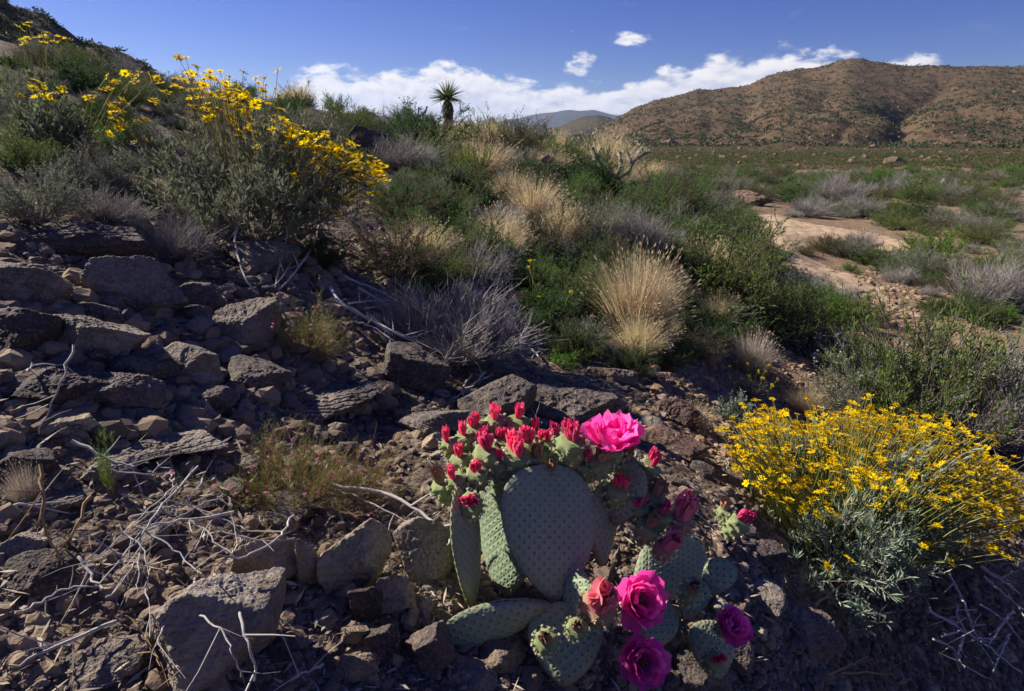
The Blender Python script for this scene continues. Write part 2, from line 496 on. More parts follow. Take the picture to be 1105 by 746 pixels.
anch = []
def anc(px, py, Y):
    q = ray(px, py); t = Y / q[1]; anch.append(q * t)
for a in ((15, 740, .42), (240, 735, .48), (420, 740, .53), (600, 740, .58), (780, 740, .70), (920, 740, .86), (1090, 740, 1.05),
          (30, 600, .58), (200, 600, .64), (400, 600, .73), (600, 680, .66), (700, 600, .86), (800, 620, .90), (920, 690, .98), (1090, 640, 1.25),
          (30, 450, .80), (200, 450, .95), (400, 470, 1.12), (560, 470, 1.22), (700, 480, 1.35), (780, 480, 1.6),
          (30, 330, 1.08), (200, 330, 1.38), (350, 340, 1.65), (480, 395, 1.6), (600, 400, 1.9), (690, 375, 2.5), (760, 410, 2.6),
          (30, 240, 1.45), (150, 250, 1.75), (280, 280, 1.85), (440, 305, 2.35), (560, 320, 2.9), (640, 310, 3.6),
          (40, 150, 2.3), (150, 170, 2.7), (330, 220, 2.9), (430, 235, 3.7), (560, 255, 4.6), (680, 270, 5.2),
          (40, 90, 4.2), (150, 105, 4.8), (300, 145, 5.5), (420, 180, 6.5), (520, 200, 7.5), (600, 215, 8.6), (680, 225, 9.5), (730, 245, 9.0),
          (60, 60, 8.5), (150, 84, 8.5), (240, 102, 9.5), (320, 116, 11), (420, 130, 14), (485, 136, 19), (540, 150, 22), (600, 172, 26), (650, 186, 32), (720, 192, 42),
          (850, 445, 3.0), (1010, 485, 2.75), (1090, 500, 2.7), (780, 345, 4.4), (850, 345, 5.2), (920, 390, 4.2), (980, 345, 6.0), (1090, 335, 6.6),
          (900, 262, 12), (830, 236, 17), (980, 262, 12.5), (1090, 260, 13), (770, 232, 15), (780, 200, 38), (900, 200, 40), (1090, 200, 42),
          (800, 190, 62), (950, 189, 64), (1090, 188, 66)):
    anc(*a)
pol = [tuple(p) for p in anch]
def panc(azd, r, z):
    a = R(azd); pol.append((r * math.sin(a), r * math.cos(a), z))
for azd, z in ((-85, -.42), (-60, -.46), (-30, -.54), (0, -.66), (30, -.78), (60, -.86), (85, -.9)):
    panc(azd, .28, z)
for azd, r, z in ((-85, 1.5, .15), (-85, 6, 1.9), (-70, 9, 2.4), (-85, 12, 2.8), (70, 1.2, -1.45), (85, 3, -1.9), (80, 8, -2.1), (80, 30, -3.0), (85, 60, -3.6),
                  (-60, 14, 1.8), (-50, 20, .8), (-40, 24, .2), (-30, 28, -.3), (-20, 32, -.4), (-12, 36, -.5), (-5, 42, -1.0), (4, 50, -2.2),
                  (-80, 30, 1.0), (-60, 50, -.5), (-40, 60, -1.5), (-20, 65, -2.3), (0, 70, -3.0), (-85, 70, -1.0)):
    panc(azd, r, z)
A = np.array(pol)


def qcoord(x, y):
    az = np.clip(np.arctan2(x, y), R(-88), R(88)); r = np.hypot(x, y)
    return np.stack([az * 1.7, np.log(np.clip(r, .2, 75))], -1)


def _phi(d2):
    return np.where(d2 > 1e-12, d2 * np.log(np.maximum(d2, 1e-12)), 0.0)


Q = qcoord(A[:, 0], A[:, 1]); RA = np.clip(np.hypot(A[:, 0], A[:, 1]), .2, 75)
_n = len(Q); K = _phi(((Q[:, None] - Q[None]) ** 2).sum(-1)) + np.eye(_n) * 0.004
Pm = np.concatenate([np.ones((_n, 1)), Q], 1)
Mx = np.zeros((_n + 3, _n + 3)); Mx[:_n, :_n] = K; Mx[:_n, _n:] = Pm; Mx[_n:, :_n] = Pm.T
TW = np.linalg.solve(Mx, np.concatenate([A[:, 2] / (RA + .6), np.zeros(3)]))


def gz(x, y, detail=True):
    x = np.atleast_1d(np.asarray(x, float)); y = np.atleast_1d(np.asarray(y, float))
    out = np.empty(len(x))
    for s in range(0, len(x), 20000):
        q = qcoord(x[s:s + 20000], y[s:s + 20000])
        k = _phi(((q[:, None] - Q[None]) ** 2).sum(-1))
        out[s:s + 20000] = k @ TW[:_n] + TW[_n] + q @ TW[_n + 1:]
    r = np.hypot(x, y); out = out * (np.clip(r, .2, 75) + .6)
    az = np.abs(np.arctan2(x, y)); back = np.clip((az - R(88)) / R(92), 0, 1); back = back * back * (3 - 2 * back)
    out = out * (1 - back) + (-1.0 - .02 * np.minimum(r, 75)) * back
    if detail:
        p = np.stack([x, y, np.zeros_like(x)], -1)
        amp = np.clip(r * .03, .012, .22)
        out = out + amp * fbm(p / np.clip(r * .28, .25, 4)[:, None].round(0).clip(1) * 1.0, 3, 5) * .5
        out = out + .016 * fbm(p * 6.0, 4, 9) * np.clip(r / 1.0, .4, 2.0) + .006 * fbm(p * 30, 2, 3) * (r < 12)
    return out


def hit(px, py, tmax=110.0):
    """where the sight line of a pixel meets the ground"""
    q = ray(px, py); t = np.exp(np.linspace(math.log(.3), math.log(tmax), 420))
    P = t[:, None] * q[None]
    d = P[:, 2] - gz(P[:, 0], P[:, 1])
    i = np.argmax(d < 0)
    if d[i] >= 0: return P[-1]
    if i == 0: return P[0]
    f = d[i - 1] / (d[i - 1] - d[i]); p = P[i - 1] + (P[i] - P[i - 1]) * f
    p[2] = gz(p[0], p[1])[0]
    return p


def in_poly(x, y, poly):
    x = np.asarray(x); y = np.asarray(y); c = np.zeros(x.shape, bool); n = len(poly)
    for i in range(n):
        x1, y1 = poly[i]; x2, y2 = poly[(i + 1) % n]
        cond = ((y1 > y) != (y2 > y))
        with np.errstate(divide='ignore', invalid='ignore'):
            xi = (x2 - x1) * (y - y1) / (y2 - y1 + 1e-12) + x1
        c ^= cond & (x < xi)
    return c


angs = np.concatenate([np.arange(-180, -66, 3.0), np.linspace(-66, 66, 560), np.arange(69, 180, 3.0)])
rads = np.concatenate([[.03, .1, .18], np.exp(np.linspace(math.log(.26), math.log(75), 430)), np.exp(np.linspace(math.log(80), math.log(4500), 40))])
AA, RR = np.meshgrid(np.radians(angs), rads, indexing='ij')
GX, GY = RR * np.sin(AA), RR * np.cos(AA)
GZ = gz(GX.ravel(), GY.ravel()).reshape(GX.shape)
na, nr = GX.shape
gi = np.arange(na * nr).reshape(na, nr)
gn = np.roll(gi, -1, 0)
GF = np.stack([gi[:, :-1], gi[:, 1:], gn[:, 1:], gn[:, :-1]], -1)      # closes at +-180
upz = GF.reshape(-1, 4)
# soil colour: sunny valley side and wash banks painted orange, left slope dark brown
xs, ys = GX.ravel(), GY.ravel()
px_, py_, _d = project(np.stack([xs, np.maximum(ys, .05), GZ.ravel()], -1))
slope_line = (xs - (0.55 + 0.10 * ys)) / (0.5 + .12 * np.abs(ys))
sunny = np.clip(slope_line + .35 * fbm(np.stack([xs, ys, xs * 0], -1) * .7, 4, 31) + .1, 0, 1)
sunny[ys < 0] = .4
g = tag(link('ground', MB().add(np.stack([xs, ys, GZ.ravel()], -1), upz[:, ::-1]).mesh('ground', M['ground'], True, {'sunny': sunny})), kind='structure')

WASH = [hit(*p)[:2] for p in ((812, 231), (840, 231), (872, 240), (910, 247), (950, 252), (990, 262), (1008, 272), (968, 276), (935, 268), (905, 259), (880, 256), (868, 262), (876, 278), (905, 292),
                              (940, 298), (962, 312), (984, 330), (992, 342), (960, 348), (935, 338), (915, 318), (890, 306), (858, 292), (835, 278), (824, 262), (816, 246))]
def poly_sd(x, y, poly):
    """signed distance to a closed outline, positive inside"""
    P = np.array(poly); best = np.full(x.shape, 1e9)
    for i in range(len(P)):
        a, b = P[i], P[(i + 1) % len(P)]; ab = b - a
        t = np.clip(((x - a[0]) * ab[0] + (y - a[1]) * ab[1]) / max(ab @ ab, 1e-9), 0, 1)
        best = np.minimum(best, np.hypot(x - a[0] - t * ab[0], y - a[1] - t * ab[1]))
    return np.where(in_poly(x, y, poly), best, -best)


WP = np.array(WASH)
wx, wy = np.meshgrid(np.arange(WP[:, 0].min() - .7, WP[:, 0].max() + .7, .045), np.arange(WP[:, 1].min() - .7, WP[:, 1].max() + .7, .06), indexing='ij')
sd = poly_sd(wx.ravel(), wy.ravel(), WASH)
wq = np.stack([wx.ravel(), wy.ravel(), wx.ravel() * 0], -1)
sd = sd - .14 + .28 * fbm(wq * 1.6, 5, 71, .6)
wz = gz(wx.ravel(), wy.ravel()) + np.clip(sd * .09, -.10, .022) + .008 * fbm(wq * 2.5, 3, 41) * (sd > .1)
wi = np.arange(wx.size).reshape(wx.shape)
wf = np.stack([wi[:-1, :-1], wi[1:, :-1], wi[1:, 1:], wi[:-1, 1:]], -1).reshape(-1, 4)
wf = wf[(sd[wf] > -.45).all(1)]; used = np.unique(wf); remap = np.full(wx.size, -1); remap[used] = np.arange(len(used))
tag(link('sandy_path', MB().add(np.stack([wx.ravel(), wy.ravel(), wz], -1)[used], remap[wf]).mesh('sandy_path', M['wash'])), kind='structure')


# hills: built in their own place at their own distance
def hill(name, sky, r0, r1, base, material, amp, fr, na=360, nr=200, seed=1, power=1.0, over=1.5, gully=None):
    az = np.array([math.atan2(*ray(px, py)[:2]) for px, py in sky])
    te = np.array([ray(px, py)[2] / math.hypot(*ray(px, py)[:2]) for px, py in sky])
    a = np.linspace(az[0], az[-1], na); e1 = np.interp(a, az, te)
    s = np.concatenate([np.linspace(0, 1, nr), np.linspace(1, over, nr // 4)[1:]])
    AZ, SS = np.meshgrid(a, s, indexing='ij')
    r = r0 + (r1 - r0) * SS; x, y = r * np.sin(AZ), r * np.cos(AZ)
    e0 = base / r0
    prof = np.clip(SS, 0, 1) ** power
    z = r * (e0 + (e1[:, None] - e0) * prof)
    ztop = r1 * e1[:, None]
    z = np.where(SS > 1, ztop - (ztop - base) * ((SS - 1) / (over - 1)) ** 1.1, z)
    q = np.stack([x.ravel(), y.ravel(), np.zeros(x.size)], -1) * fr
    nn = (ridged(q, 5, seed) * .6 + fbm(q * 2.3, 4, seed + 7) * .5).reshape(x.shape)
    z = z + amp * (nn - .15 + .16 * fbm(q * 9, 4, seed + 13).reshape(x.shape)) * np.clip(SS * 2.2, 0, 1) ** 1.3 * np.clip(1.15 - .75 * SS, .16, 1)
    if gully is not None:
        z = gully(AZ, SS, z)
        z = np.where(SS <= 1, np.maximum(z, base + .1 + (r - r0) * .016 + .5 * nn), z)
    idx = np.arange(x.size).reshape(x.shape)
    F = np.stack([idx[:-1, :-1], idx[1:, :-1], idx[1:, 1:], idx[:-1, 1:]], -1).reshape(-1, 4)
    me = MB().add(np.stack([x, y, z], -1).reshape(-1, 3), F).mesh(name, material)
    o = tag(link(name, me), kind='structure')
    return o, a, s, x, y, z


def gully(AZ, SS, z):
    # a ravine running down from the right shoulder to the foot of the middle spur
    for (x0, y0, x1, y1, w, dep) in ((1010, 95, 935, 178, .026, 9.0), (880, 95, 925, 178, .020, 3.5), (800, 105, 830, 178, .024, 3.0)):
        a0 = math.atan2(*ray(x0, y0)[:2]); a1 = math.atan2(*ray(x1, y1)[:2])
        s = np.clip(SS, 0, 1); ac = a1 + (a0 - a1) * s + .012 * np.sin(s * 17)
        d = np.abs(AZ - ac) / (w * (.5 + .8 * s))
        z = z - dep * np.exp(-d ** 1.4) * np.clip(s * 1.6, 0, 1) ** 1.3 * np.clip((1.02 - s) * 3, 0, 1)
    return z


skyR = [(560, 168), (600, 156), (640, 142), (660, 132), (683, 118), (705, 108), (730, 104), (752, 98), (770, 98), (792, 94), (808, 92), (824, 85), (842, 80), (861, 76), (878, 75), (893, 71), (905, 67), (916, 65),
        (928, 66), (940, 68), (958, 70), (976, 72), (1005, 70), (1030, 72), (1067, 72), (1092, 73), (1200, 70), (1400, 90), (1800, 140), (3200, 230)]
HB = float(gz(30.0, 78.0)[0]) - .25
hillR, hRa, hRs, hRx, hRy, hRz = hill('hill', skyR, 84, 470, HB, M['hill'], 9.0, .012, 520, 260, 3, .95, 1.5, gully)
skyL = [(-900, -60), (-500, -75), (-250, -60), (-100, -45), (-20, -15), (13, 3), (47, 13), (60, 22), (72, 30), (87, 41), (109, 46), (124, 52), (138, 59), (160, 76), (200, 105), (260, 140), (330, 165)]
hillL, hLa, hLs, hLx, hLy, hLz = hill('hillside', skyL, 20, 62, -.5, M['hill_left'], 2.2, .09, 260, 140, 11, 1.0, 1.6)
skyM = [(470, 165), (520, 155), (545, 148), (560, 140), (572, 135), (582, 134), (592, 138), (603, 137), (615, 131), (632, 125), (645, 124), (656, 126), (672, 132), (700, 140), (760, 150)]
hill('low_hill', skyM, 380, 900, -9, M['hill_low'], 8, .008, 200, 80, 23, .9, 1.6)
skyF = [(380, 170), (440, 160), (480, 146), (510, 138), (530, 133), (548, 128), (560, 127), (575, 123), (600, 121), (612, 119), (628, 120), (640, 119), (655, 123), (680, 126), (720, 126), (800, 128), (900, 140)]
hill('far_range', skyF, 1800, 3600, -60, M['range'], 70, .0016, 220, 80, 37, .9, 1.5)


# the air between here and the far range
def haze():
    m = bpy.data.materials.new('haze'); m.use_nodes = True; t = NT(m.node_tree); t.n.clear()
    out = t.new('ShaderNodeOutputMaterial'); v = t.new('ShaderNodeVolumePrincipled')
    v.inputs['Color'].default_value = (.52, .68, 1.0, 1); v.inputs['Density'].default_value = .00011; v.inputs['Anisotropy'].default_value = .3
    t.l.new(v.outputs[0], out.inputs['Volume'])
    x0, x1, y0, y1, z0, z1 = -4600, 4600, -4600, 4600, -420, 250
    V = [(x, y, z) for x in (x0, x1) for y in (y0, y1) for z in (z0, z1)]
    F = [(0, 1, 3, 2), (4, 6, 7, 5), (0, 4, 5, 1), (2, 3, 7, 6), (0, 2, 6, 4), (1, 5, 7, 3)]
    tag(link('haze', MB().add(np.array(V, float), np.array(F)).mesh('haze', m, False)), kind='stuff')
haze()
# ---------------------------------------------------------------- plants: one set of part meshes for each kind, then placed one by one
def crown_stems(r, w, h, n, lump=.25, pmax=82, flat=.8):
    """main stems of a desert shrub: roots near the middle, ends on an uneven dome"""
    az = r.uniform(0, 2 * np.pi, n); po = np.radians(pmax) * np.sqrt(r.uniform(0.0, 1, n))
    lum = 1 + lump * np.sin(az * 3 + r.uniform(0, 6)) * np.sin(po * 2) + lump * np.sin(az * 7 + po * 5 + r.uniform(0, 6)) * .6
    k = lum * r.uniform(.72, 1.03, n)
    E = np.stack([np.sin(po) * np.cos(az) * w / 2 * k, np.sin(po) * np.sin(az) * w / 2 * k, (np.cos(po) ** flat) * h * k], -1)
    B = np.stack([np.cos(az), np.sin(az), np.zeros(n)], -1) * w * .06 * r.uniform(0, 1, (n, 1)); B[:, 2] = -.03 * h
    C = B * .4 + E * .5 + r.normal(size=(n, 3)) * w * .05; C[:, 2] += h * .04
    E[:, 2] = np.maximum(E[:, 2], .015 * h)
    return B, C, E


def bez_at(B, C, E, i, t):
    t = t[:, None]
    p = (1 - t) ** 2 * B[i] + 2 * t * (1 - t) * C[i] + t ** 2 * E[i]
    d = 2 * (1 - t) * (C[i] - B[i]) + 2 * t * (E[i] - C[i])
    return p, norm(d)


def shrub_meshes(name, seed, leafm, stemm, w=1.0, h=.75, nst=60, ntw=700, nleaf=6000, ll=.03, lw=.010, up=.5, tl=.2, tw=.0022, leafy=1.0, flat=.8, lump=.25, along=.35, flowers=None, nfl=0, fsz=.02, pmax=82):
    r = np.random.default_rng(seed)
    st, fo = MB(), MB()
    B, C, E = crown_stems(r, w, h, nst, lump, flat=flat, pmax=pmax)
    P = bez(B, C, E, 7); P[:, 1:-1] += r.normal(size=P[:, 1:-1].shape) * w * .008
    tubes(st, P, np.linspace(tw * 2.6, tw * .8, 7)[None] * r.uniform(.6, 1.3, (nst, 1)), 4)
    i = r.integers(0, nst, ntw); t = r.uniform(.30, 1.0, ntw)
    b, d = bez_at(B, C, E, i, t)
    dirn = norm(d * .8 + rdirs(ntw, r) * .75 + np.array([0, 0, up]))
    L = tl * w * r.uniform(.35, 1.1, ntw)
    e = b + dirn * L[:, None]; c = b + dirn * L[:, None] * .5 + rdirs(ntw, r) * (L * .15)[:, None]
    e[:, 2] = np.maximum(e[:, 2], .01 * h); c[:, 2] = np.maximum(c[:, 2], .01 * h)
    tubes(st, bez(b, c, e, 4), np.linspace(tw, tw * .4, 4)[None] * np.ones((ntw, 1)), 3)
    parts = [('stems', st.mesh(name + '_stems', stemm))]
    if nleaf:
        j = r.integers(0, ntw, nleaf); tt = r.uniform(along * .3, 1.02, nleaf)
        p, dd = bez_at(b, c, e, j, tt)
        ld = norm(dd * .7 + rdirs(nleaf, r) * .8 + np.array([0, 0, up * .5]))
        leaves(fo, p, ld, rdirs(nleaf, r), ll * r.uniform(.5, 1.2, nleaf), lw * r.uniform(.6, 1.2, nleaf), 0, .06)
        parts.append(('foliage', fo.mesh(name + '_foliage', leafm, False)))
    if flowers:
        fl = MB(); j = r.integers(0, ntw, nfl); p = e[j] + rdirs(nfl, r) * .01
        for k in range(4):
            leaves(fl, p, norm(rdirs(nfl, r) + [0, 0, .4]), rdirs(nfl, r), np.full(nfl, fsz), np.full(nfl, fsz * .7))
        parts.append(('blossoms', fl.mesh(name + '_blossoms', flowers, False)))
    return parts


def grass_meshes(name, seed, m, w=1.0, h=1.0, n=700, wid=.006, flop=.5):
    r = np.random.default_rng(seed)
    mb = MB()
    az = r.uniform(0, 2 * np.pi, n); rad = np.sqrt(r.uniform(0, 1, n))
    B = np.stack([np.cos(az) * rad * w * .16, np.sin(az) * rad * w * .16, np.full(n, -.02)], -1)
    k = r.uniform(.45, 1.05, n)
    a2 = az + r.normal(size=n) * .5
    E = np.stack([np.cos(a2) * rad * w * .5, np.sin(a2) * rad * w * .5, h * k * (1 - .35 * rad ** 2)], -1) + r.normal(size=(n, 3)) * .03
    C = B * .6 + E * .4; C[:, 2] = E[:, 2] * r.uniform(.5, .8, n)
    E[:, 2] -= r.uniform(0, .2, n) * flop * h * rad
    blades(mb, B, C, E, wid * r.uniform(.6, 1.3, n), 6)
    # seed heads
    s = r.integers(0, n, n // 2)
    leaves(mb, E[s] + rdirs(len(s), r) * .012, norm(E[s] - C[s]), rdirs(len(s), r), np.full(len(s), .05), np.full(len(s), wid * 1.3))
    return [('blades', mb.mesh(name + '_blades', m, False))]


M['scrub'] = leafmat('hill_scrub_leaf', (.045, .058, .024), (.07, .075, .036), .15, .4)
KIND = {}
def kind(key, *variants):
    KIND[key] = variants

kind('green_shrub', *[shrub_meshes('green_shrub', 100 + i, M['green'], M['twig_dark'], nst=70, ntw=900, nleaf=9000, ll=.034, lw=.0085, up=.75, tl=.2, h=.72) for i in range(3)])
kind('dark_shrub', *[shrub_meshes('dark_shrub', 110 + i, M['dgreen'], M['twig_dark'], nst=60, ntw=900, nleaf=10000, ll=.03, lw=.012, up=.3, tl=.17, h=.7, lump=.32) for i in range(3)])
kind('leafy_shrub', *[shrub_meshes('leafy_shrub', 120 + i, M['bgreen'], M['twig_dark'], nst=50, ntw=700, nleaf=8000, ll=.04, lw=.014, up=.7, tl=.2, h=.8) for i in range(2)])
kind('grey_shrub', *[shrub_meshes('grey_shrub', 130 + i, M['ggreen'], M['twig'], nst=70, ntw=1000, nleaf=9000, ll=.024, lw=.009, up=.35, tl=.18, h=.62, lump=.2) for i in range(3)])
kind('olive_shrub', *[shrub_meshes('olive_shrub', 140 + i, M['olive'], M['twig_dark'], nst=60, ntw=900, nleaf=8000, ll=.026, lw=.008, up=.4, tl=.2, h=.65) for i in range(2)])
kind('twiggy_shrub', *[shrub_meshes('twiggy_shrub', 150 + i, M['lav'], M['lav'], nst=120, ntw=2600, nleaf=2200, ll=.03, lw=.004, up=.5, tl=.24, h=.62, tw=.0022) for i in range(3)])
kind('bunch_grass', *[grass_meshes('bunch_grass', 160 + i, M['straw'], n=1100, wid=.0075) for i in range(3)])
kind('dry_bunch_grass', *[grass_meshes('dry_bunch_grass', 170 + i, M['straw_dry'], n=1000, wid=.007) for i in range(2)])
kind('flowering_shrub', shrub_meshes('flowering_shrub', 180, M['olive'], M['twig_dark'], nst=60, ntw=1000, nleaf=9000, ll=.022, lw=.007, up=.4, tl=.2, h=.65, flowers=M['pinkf'], nfl=110, fsz=.012))
kind('lilac_shrub', shrub_meshes('lilac_shrub', 181, M['green'], M['twig'], nst=60, ntw=800, nleaf=7000, ll=.028, lw=.008, up=.5, tl=.2, h=.5, flowers=M['lilac'], nfl=260, fsz=.022))
kind('wispy_plant', *[shrub_meshes('wispy_plant', 185 + i, M['green'], M['dead_brown'], nst=60, ntw=1300, nleaf=5200, ll=.030, lw=.0035, up=.55, tl=.20, tw=.0013, h=.55, flowers=M['pinkf'], nfl=46, fsz=.018) for i in range(2)])
kind('sprig', *[shrub_meshes('sprig', 190 + i, M['bgreen'], M['dead_brown'], nst=10, ntw=120, nleaf=800, ll=.06, lw=.012, up=1.0, tl=.22, tw=.003, h=1.0, pmax=40) for i in range(2)])
kind('silver_plant', shrub_meshes('silver_plant', 195, M['silver'], M['twig'], nst=60, ntw=400, nleaf=2600, ll=.075, lw=.034, up=.5, tl=.16, h=.75))
kind('low_herb', *[shrub_meshes('low_herb', 197 + i, M['bgreen'], M['twig_dark'], nst=30, ntw=200, nleaf=1600, ll=.06, lw=.03, up=.4, tl=.2, h=.45) for i in range(2)])

_cnt = {}
def plant(k, name, loc, w, h, label, cat, group=None, variant=None, rz=None, native_h=None):
    vs = KIND[k]; c = _cnt.get(k, 0); _cnt[k] = c + 1
    v = vs[(c if variant is None else variant) % len(vs)]
    nh = {'green_shrub': .85, 'dark_shrub': .8, 'leafy_shrub': .9, 'grey_shrub': .72, 'olive_shrub': .76, 'twiggy_shrub': .74, 'bunch_grass': 1.0, 'dry_bunch_grass': 1.0, 'flowering_shrub': .75,
          'lilac_shrub': .6, 'wispy_plant': .65, 'sprig': 1.1, 'silver_plant': .85, 'low_herb': .55}[k]
    o = empty(name, loc, rng.uniform(0, 6.28) if rz is None else rz, (w, w, h / nh))
    for pn, me in v: link(pn, me, o)
    return tag(o, label, cat, group)


def depth(p): return float(np.dot(p, FW))


def at_px(k, name, px, pbase, wpx, hpx, label, cat='shrub', group=None, variant=None):
    p = hit(px, pbase); d = depth(p); w = wpx * d / FPX
    hh = hpx * d / FPX * .92 / max(.8, math.cos(math.atan2(-p[2], math.hypot(p[0], p[1]))))
    p = p + np.array([p[0], p[1], 0]) / max(np.hypot(p[0], p[1]), .1) * w * .22
    p[2] = gz(p[0], p[1])[0] - .015
    return plant(k, name, p, w * 1.08, hh, label, cat, group, variant)


B_ = at_px
# the middle of the slope, from the ridge down
B_('bunch_grass', 'bunch_grass', 684, 366, 118, 112, 'tall golden bunch grass, largest straw tuft on the slope', 'grass')
B_('grey_shrub', 'grey_shrub', 690, 372, 80, 48, 'low grey-green shrub at the foot of the largest straw tuft', 'shrub')
B_('bunch_grass', 'bunch_grass', 603, 268, 64, 58, 'straw tuft between the lavender shrub and the pale cholla', 'grass')
B_('bunch_grass', 'bunch_grass', 551, 226, 56, 50, 'straw tuft below the second dark boulder of the ridge', 'grass')
B_('bunch_grass', 'bunch_grass', 458, 170, 66, 36, 'wide straw tuft on the ridge left of the yucca', 'grass')
B_('dry_bunch_grass', 'bunch_grass', 508, 206, 34, 34, 'thin pale tuft beside the bright green upright shrub', 'grass')
B_('green_shrub', 'green_shrub', 521, 162, 54, 46, 'green shrub on the skyline right of the tall yucca', 'shrub')
B_('dark_shrub', 'green_shrub', 558, 168, 66, 30, 'wide green shrub on the ridge below the blue far range', 'shrub')
B_('leafy_shrub', 'leafy_shrub', 509, 206, 46, 58, 'bright green upright shrub standing in the middle of the ridge', 'shrub')
B_('grey_shrub', 'grey_shrub', 483, 208, 60, 38, 'pale grey-green shrub left of the bright green upright shrub', 'shrub')
B_('dark_shrub', 'dark_shrub', 432, 232, 84, 52, 'dark shrub behind the right end of the yellow brittlebush', 'shrub')
B_('dark_shrub', 'dark_shrub', 470, 240, 60, 50, 'dark leafy shrub under the pale grey-green ridge shrub', 'shrub')
B_('twiggy_shrub', 'twiggy_shrub', 536, 262, 76, 46, 'lavender-grey twiggy shrub under the ridge straw tufts', 'shrub')
B_('twiggy_shrub', 'twiggy_shrub', 541, 182, 52, 28, 'small lavender-grey shrub on the ridge crest', 'shrub')
B_('twiggy_shrub', 'twiggy_shrub', 594, 284, 56, 38, 'lavender-grey shrub left of the middle straw tuft', 'shrub')
B_('green_shrub', 'green_shrub', 604, 182, 56, 36, 'green shrub beside the reddish boulder on the ridge', 'shrub')
B_('dark_shrub', 'dark_shrub', 566, 212, 60, 34, 'dark low shrub left of the reddish boulder', 'shrub')
B_('dark_shrub', 'dark_shrub', 700, 214, 60, 28, 'dark shrub behind the pale spiny cholla', 'shrub')
B_('dark_shrub', 'dark_shrub', 728, 248, 66, 42, 'dense dark shrub right of the pale cholla', 'shrub')
B_('grey_shrub', 'grey_shrub', 660, 264, 60, 56, 'grey-green rounded shrub under the pale cholla', 'shrub')
B_('twiggy_shrub', 'twiggy_shrub', 685, 282, 66, 62, 'lavender-grey shrub behind the largest straw tuft', 'shrub')
B_('green_shrub', 'green_shrub', 779, 342, 152, 118, 'broad green shrub, largest in the middle of the slope', 'shrub')
B_('green_shrub', 'green_shrub', 736, 300, 70, 56, 'green shrub behind the broad middle shrub', 'shrub')
B_('grey_shrub', 'grey_shrub', 775, 352, 90, 40, 'pale grey twigs at the foot of the broad middle shrub', 'shrub')
B_('dark_shrub', 'dark_shrub', 850, 350, 66, 60, 'dark shrub against the sandy path, beside the broad middle shrub', 'shrub')
B_('leafy_shrub', 'leafy_shrub', 899, 352, 72, 46, 'light green shrub at the near end of the sandy path', 'shrub')
B_('lilac_shrub', 'lilac_shrub', 884, 398, 96, 42, 'low green shrub with small lilac flowers', 'shrub')
B_('green_shrub', 'green_shrub', 902, 392, 70, 36, 'small green shrub behind the lilac flowers', 'shrub')
B_('dry_bunch_grass', 'dry_bunch_grass', 808, 406, 60, 54, 'pale grey dry tuft under the broad middle shrub', 'grass')
B_('olive_shrub', 'olive_shrub', 755, 386, 54, 38, 'small olive shrub right of the largest straw tuft', 'shrub')
B_('olive_shrub', 'olive_shrub', 640, 300, 40, 26, 'small olive shrub above the largest straw tuft', 'shrub')
B_('silver_plant', 'silver_plant', 792, 456, 42, 36, 'silvery blue plant with broad pale leaves', 'plant')
B_('bunch_grass', 'bunch_grass', 868, 446, 50, 30, 'thin straw tuft on orange soil above the right yellow bush', 'grass')
B_('bunch_grass', 'bunch_grass', 745, 462, 56, 32, 'dry brown tuft between the reddish slabs behind the prickly pear', 'grass')
B_('green_shrub', 'grey_green_bush', 985, 476, 180, 178, 'big grey-green bush behind the right yellow flowers', 'bush')
B_('grey_shrub', 'grey_green_bush', 925, 452, 110, 84, 'dense grey-green bush between the orange soil and the big grey-green bush', 'bush')
B_('grey_shrub', 'grey_green_bush', 1020, 478, 175, 150, 'dense rounded grey-green mound inside the big bush behind the yellow flowers', 'bush')
B_('twiggy_shrub', 'twiggy_shrub', 1055, 490, 140, 120, 'grey twiggy bush right of the big grey-green bush', 'bush')
B_('twiggy_shrub', 'twiggy_shrub', 962, 462, 90, 60, 'bare pale twigs at the left foot of the big grey-green bush', 'shrub')
B_('green_shrub', 'green_shrub', 1090, 440, 60, 60, 'green shrub at the edge of the view beside the twiggy bush', 'shrub')
B_('twiggy_shrub', 'twiggy_shrub', 1066, 336, 80, 66, 'lavender-grey shrub across the wash', 'shrub')
B_('olive_shrub', 'rusty_shrub', 888, 272, 34, 22, 'small rusty shrub on the island in the wash', 'shrub')
B_('grey_shrub', 'grey_shrub', 922, 280, 48, 28, 'grey-green shrub on the island in the wash', 'shrub')
B_('olive_shrub', 'olive_shrub', 868, 276, 24, 16, 'tiny olive shrub on the sand beside the rusty shrub', 'shrub')
B_('green_shrub', 'green_shrub', 974, 294, 64, 36, 'green shrub on the far bank of the wash', 'shrub')
B_('leafy_shrub', 'leafy_shrub', 1006, 284, 66, 42, 'bright green shrub beyond the wash', 'shrub')
B_('olive_shrub', 'olive_shrub', 1012, 306, 60, 30, 'olive shrub below the bright green shrub beyond the wash', 'shrub')
B_('grey_shrub', 'grey_shrub', 770, 232, 50, 36, 'grey-green shrub left of the orange bank', 'shrub')
B_('green_shrub', 'green_shrub', 797, 262, 60, 46, 'green shrub leaning over the left edge of the sandy path', 'shrub')
B_('green_shrub', 'green_shrub', 762, 268, 60, 40, 'green shrub uphill of the path-edge shrub', 'shrub')
B_('leafy_shrub', 'leafy_shrub', 812, 238, 18, 10, 'tiny green shrub at the far bend of the path', 'shrub')
B_('twiggy_shrub', 'twiggy_shrub', 927, 234, 44, 26, 'pale grey shrub on the far side of the path bend', 'shrub')
B_('dark_shrub', 'dark_shrub', 994, 240, 58, 32, 'dark green shrub beyond the far side of the wash', 'shrub')
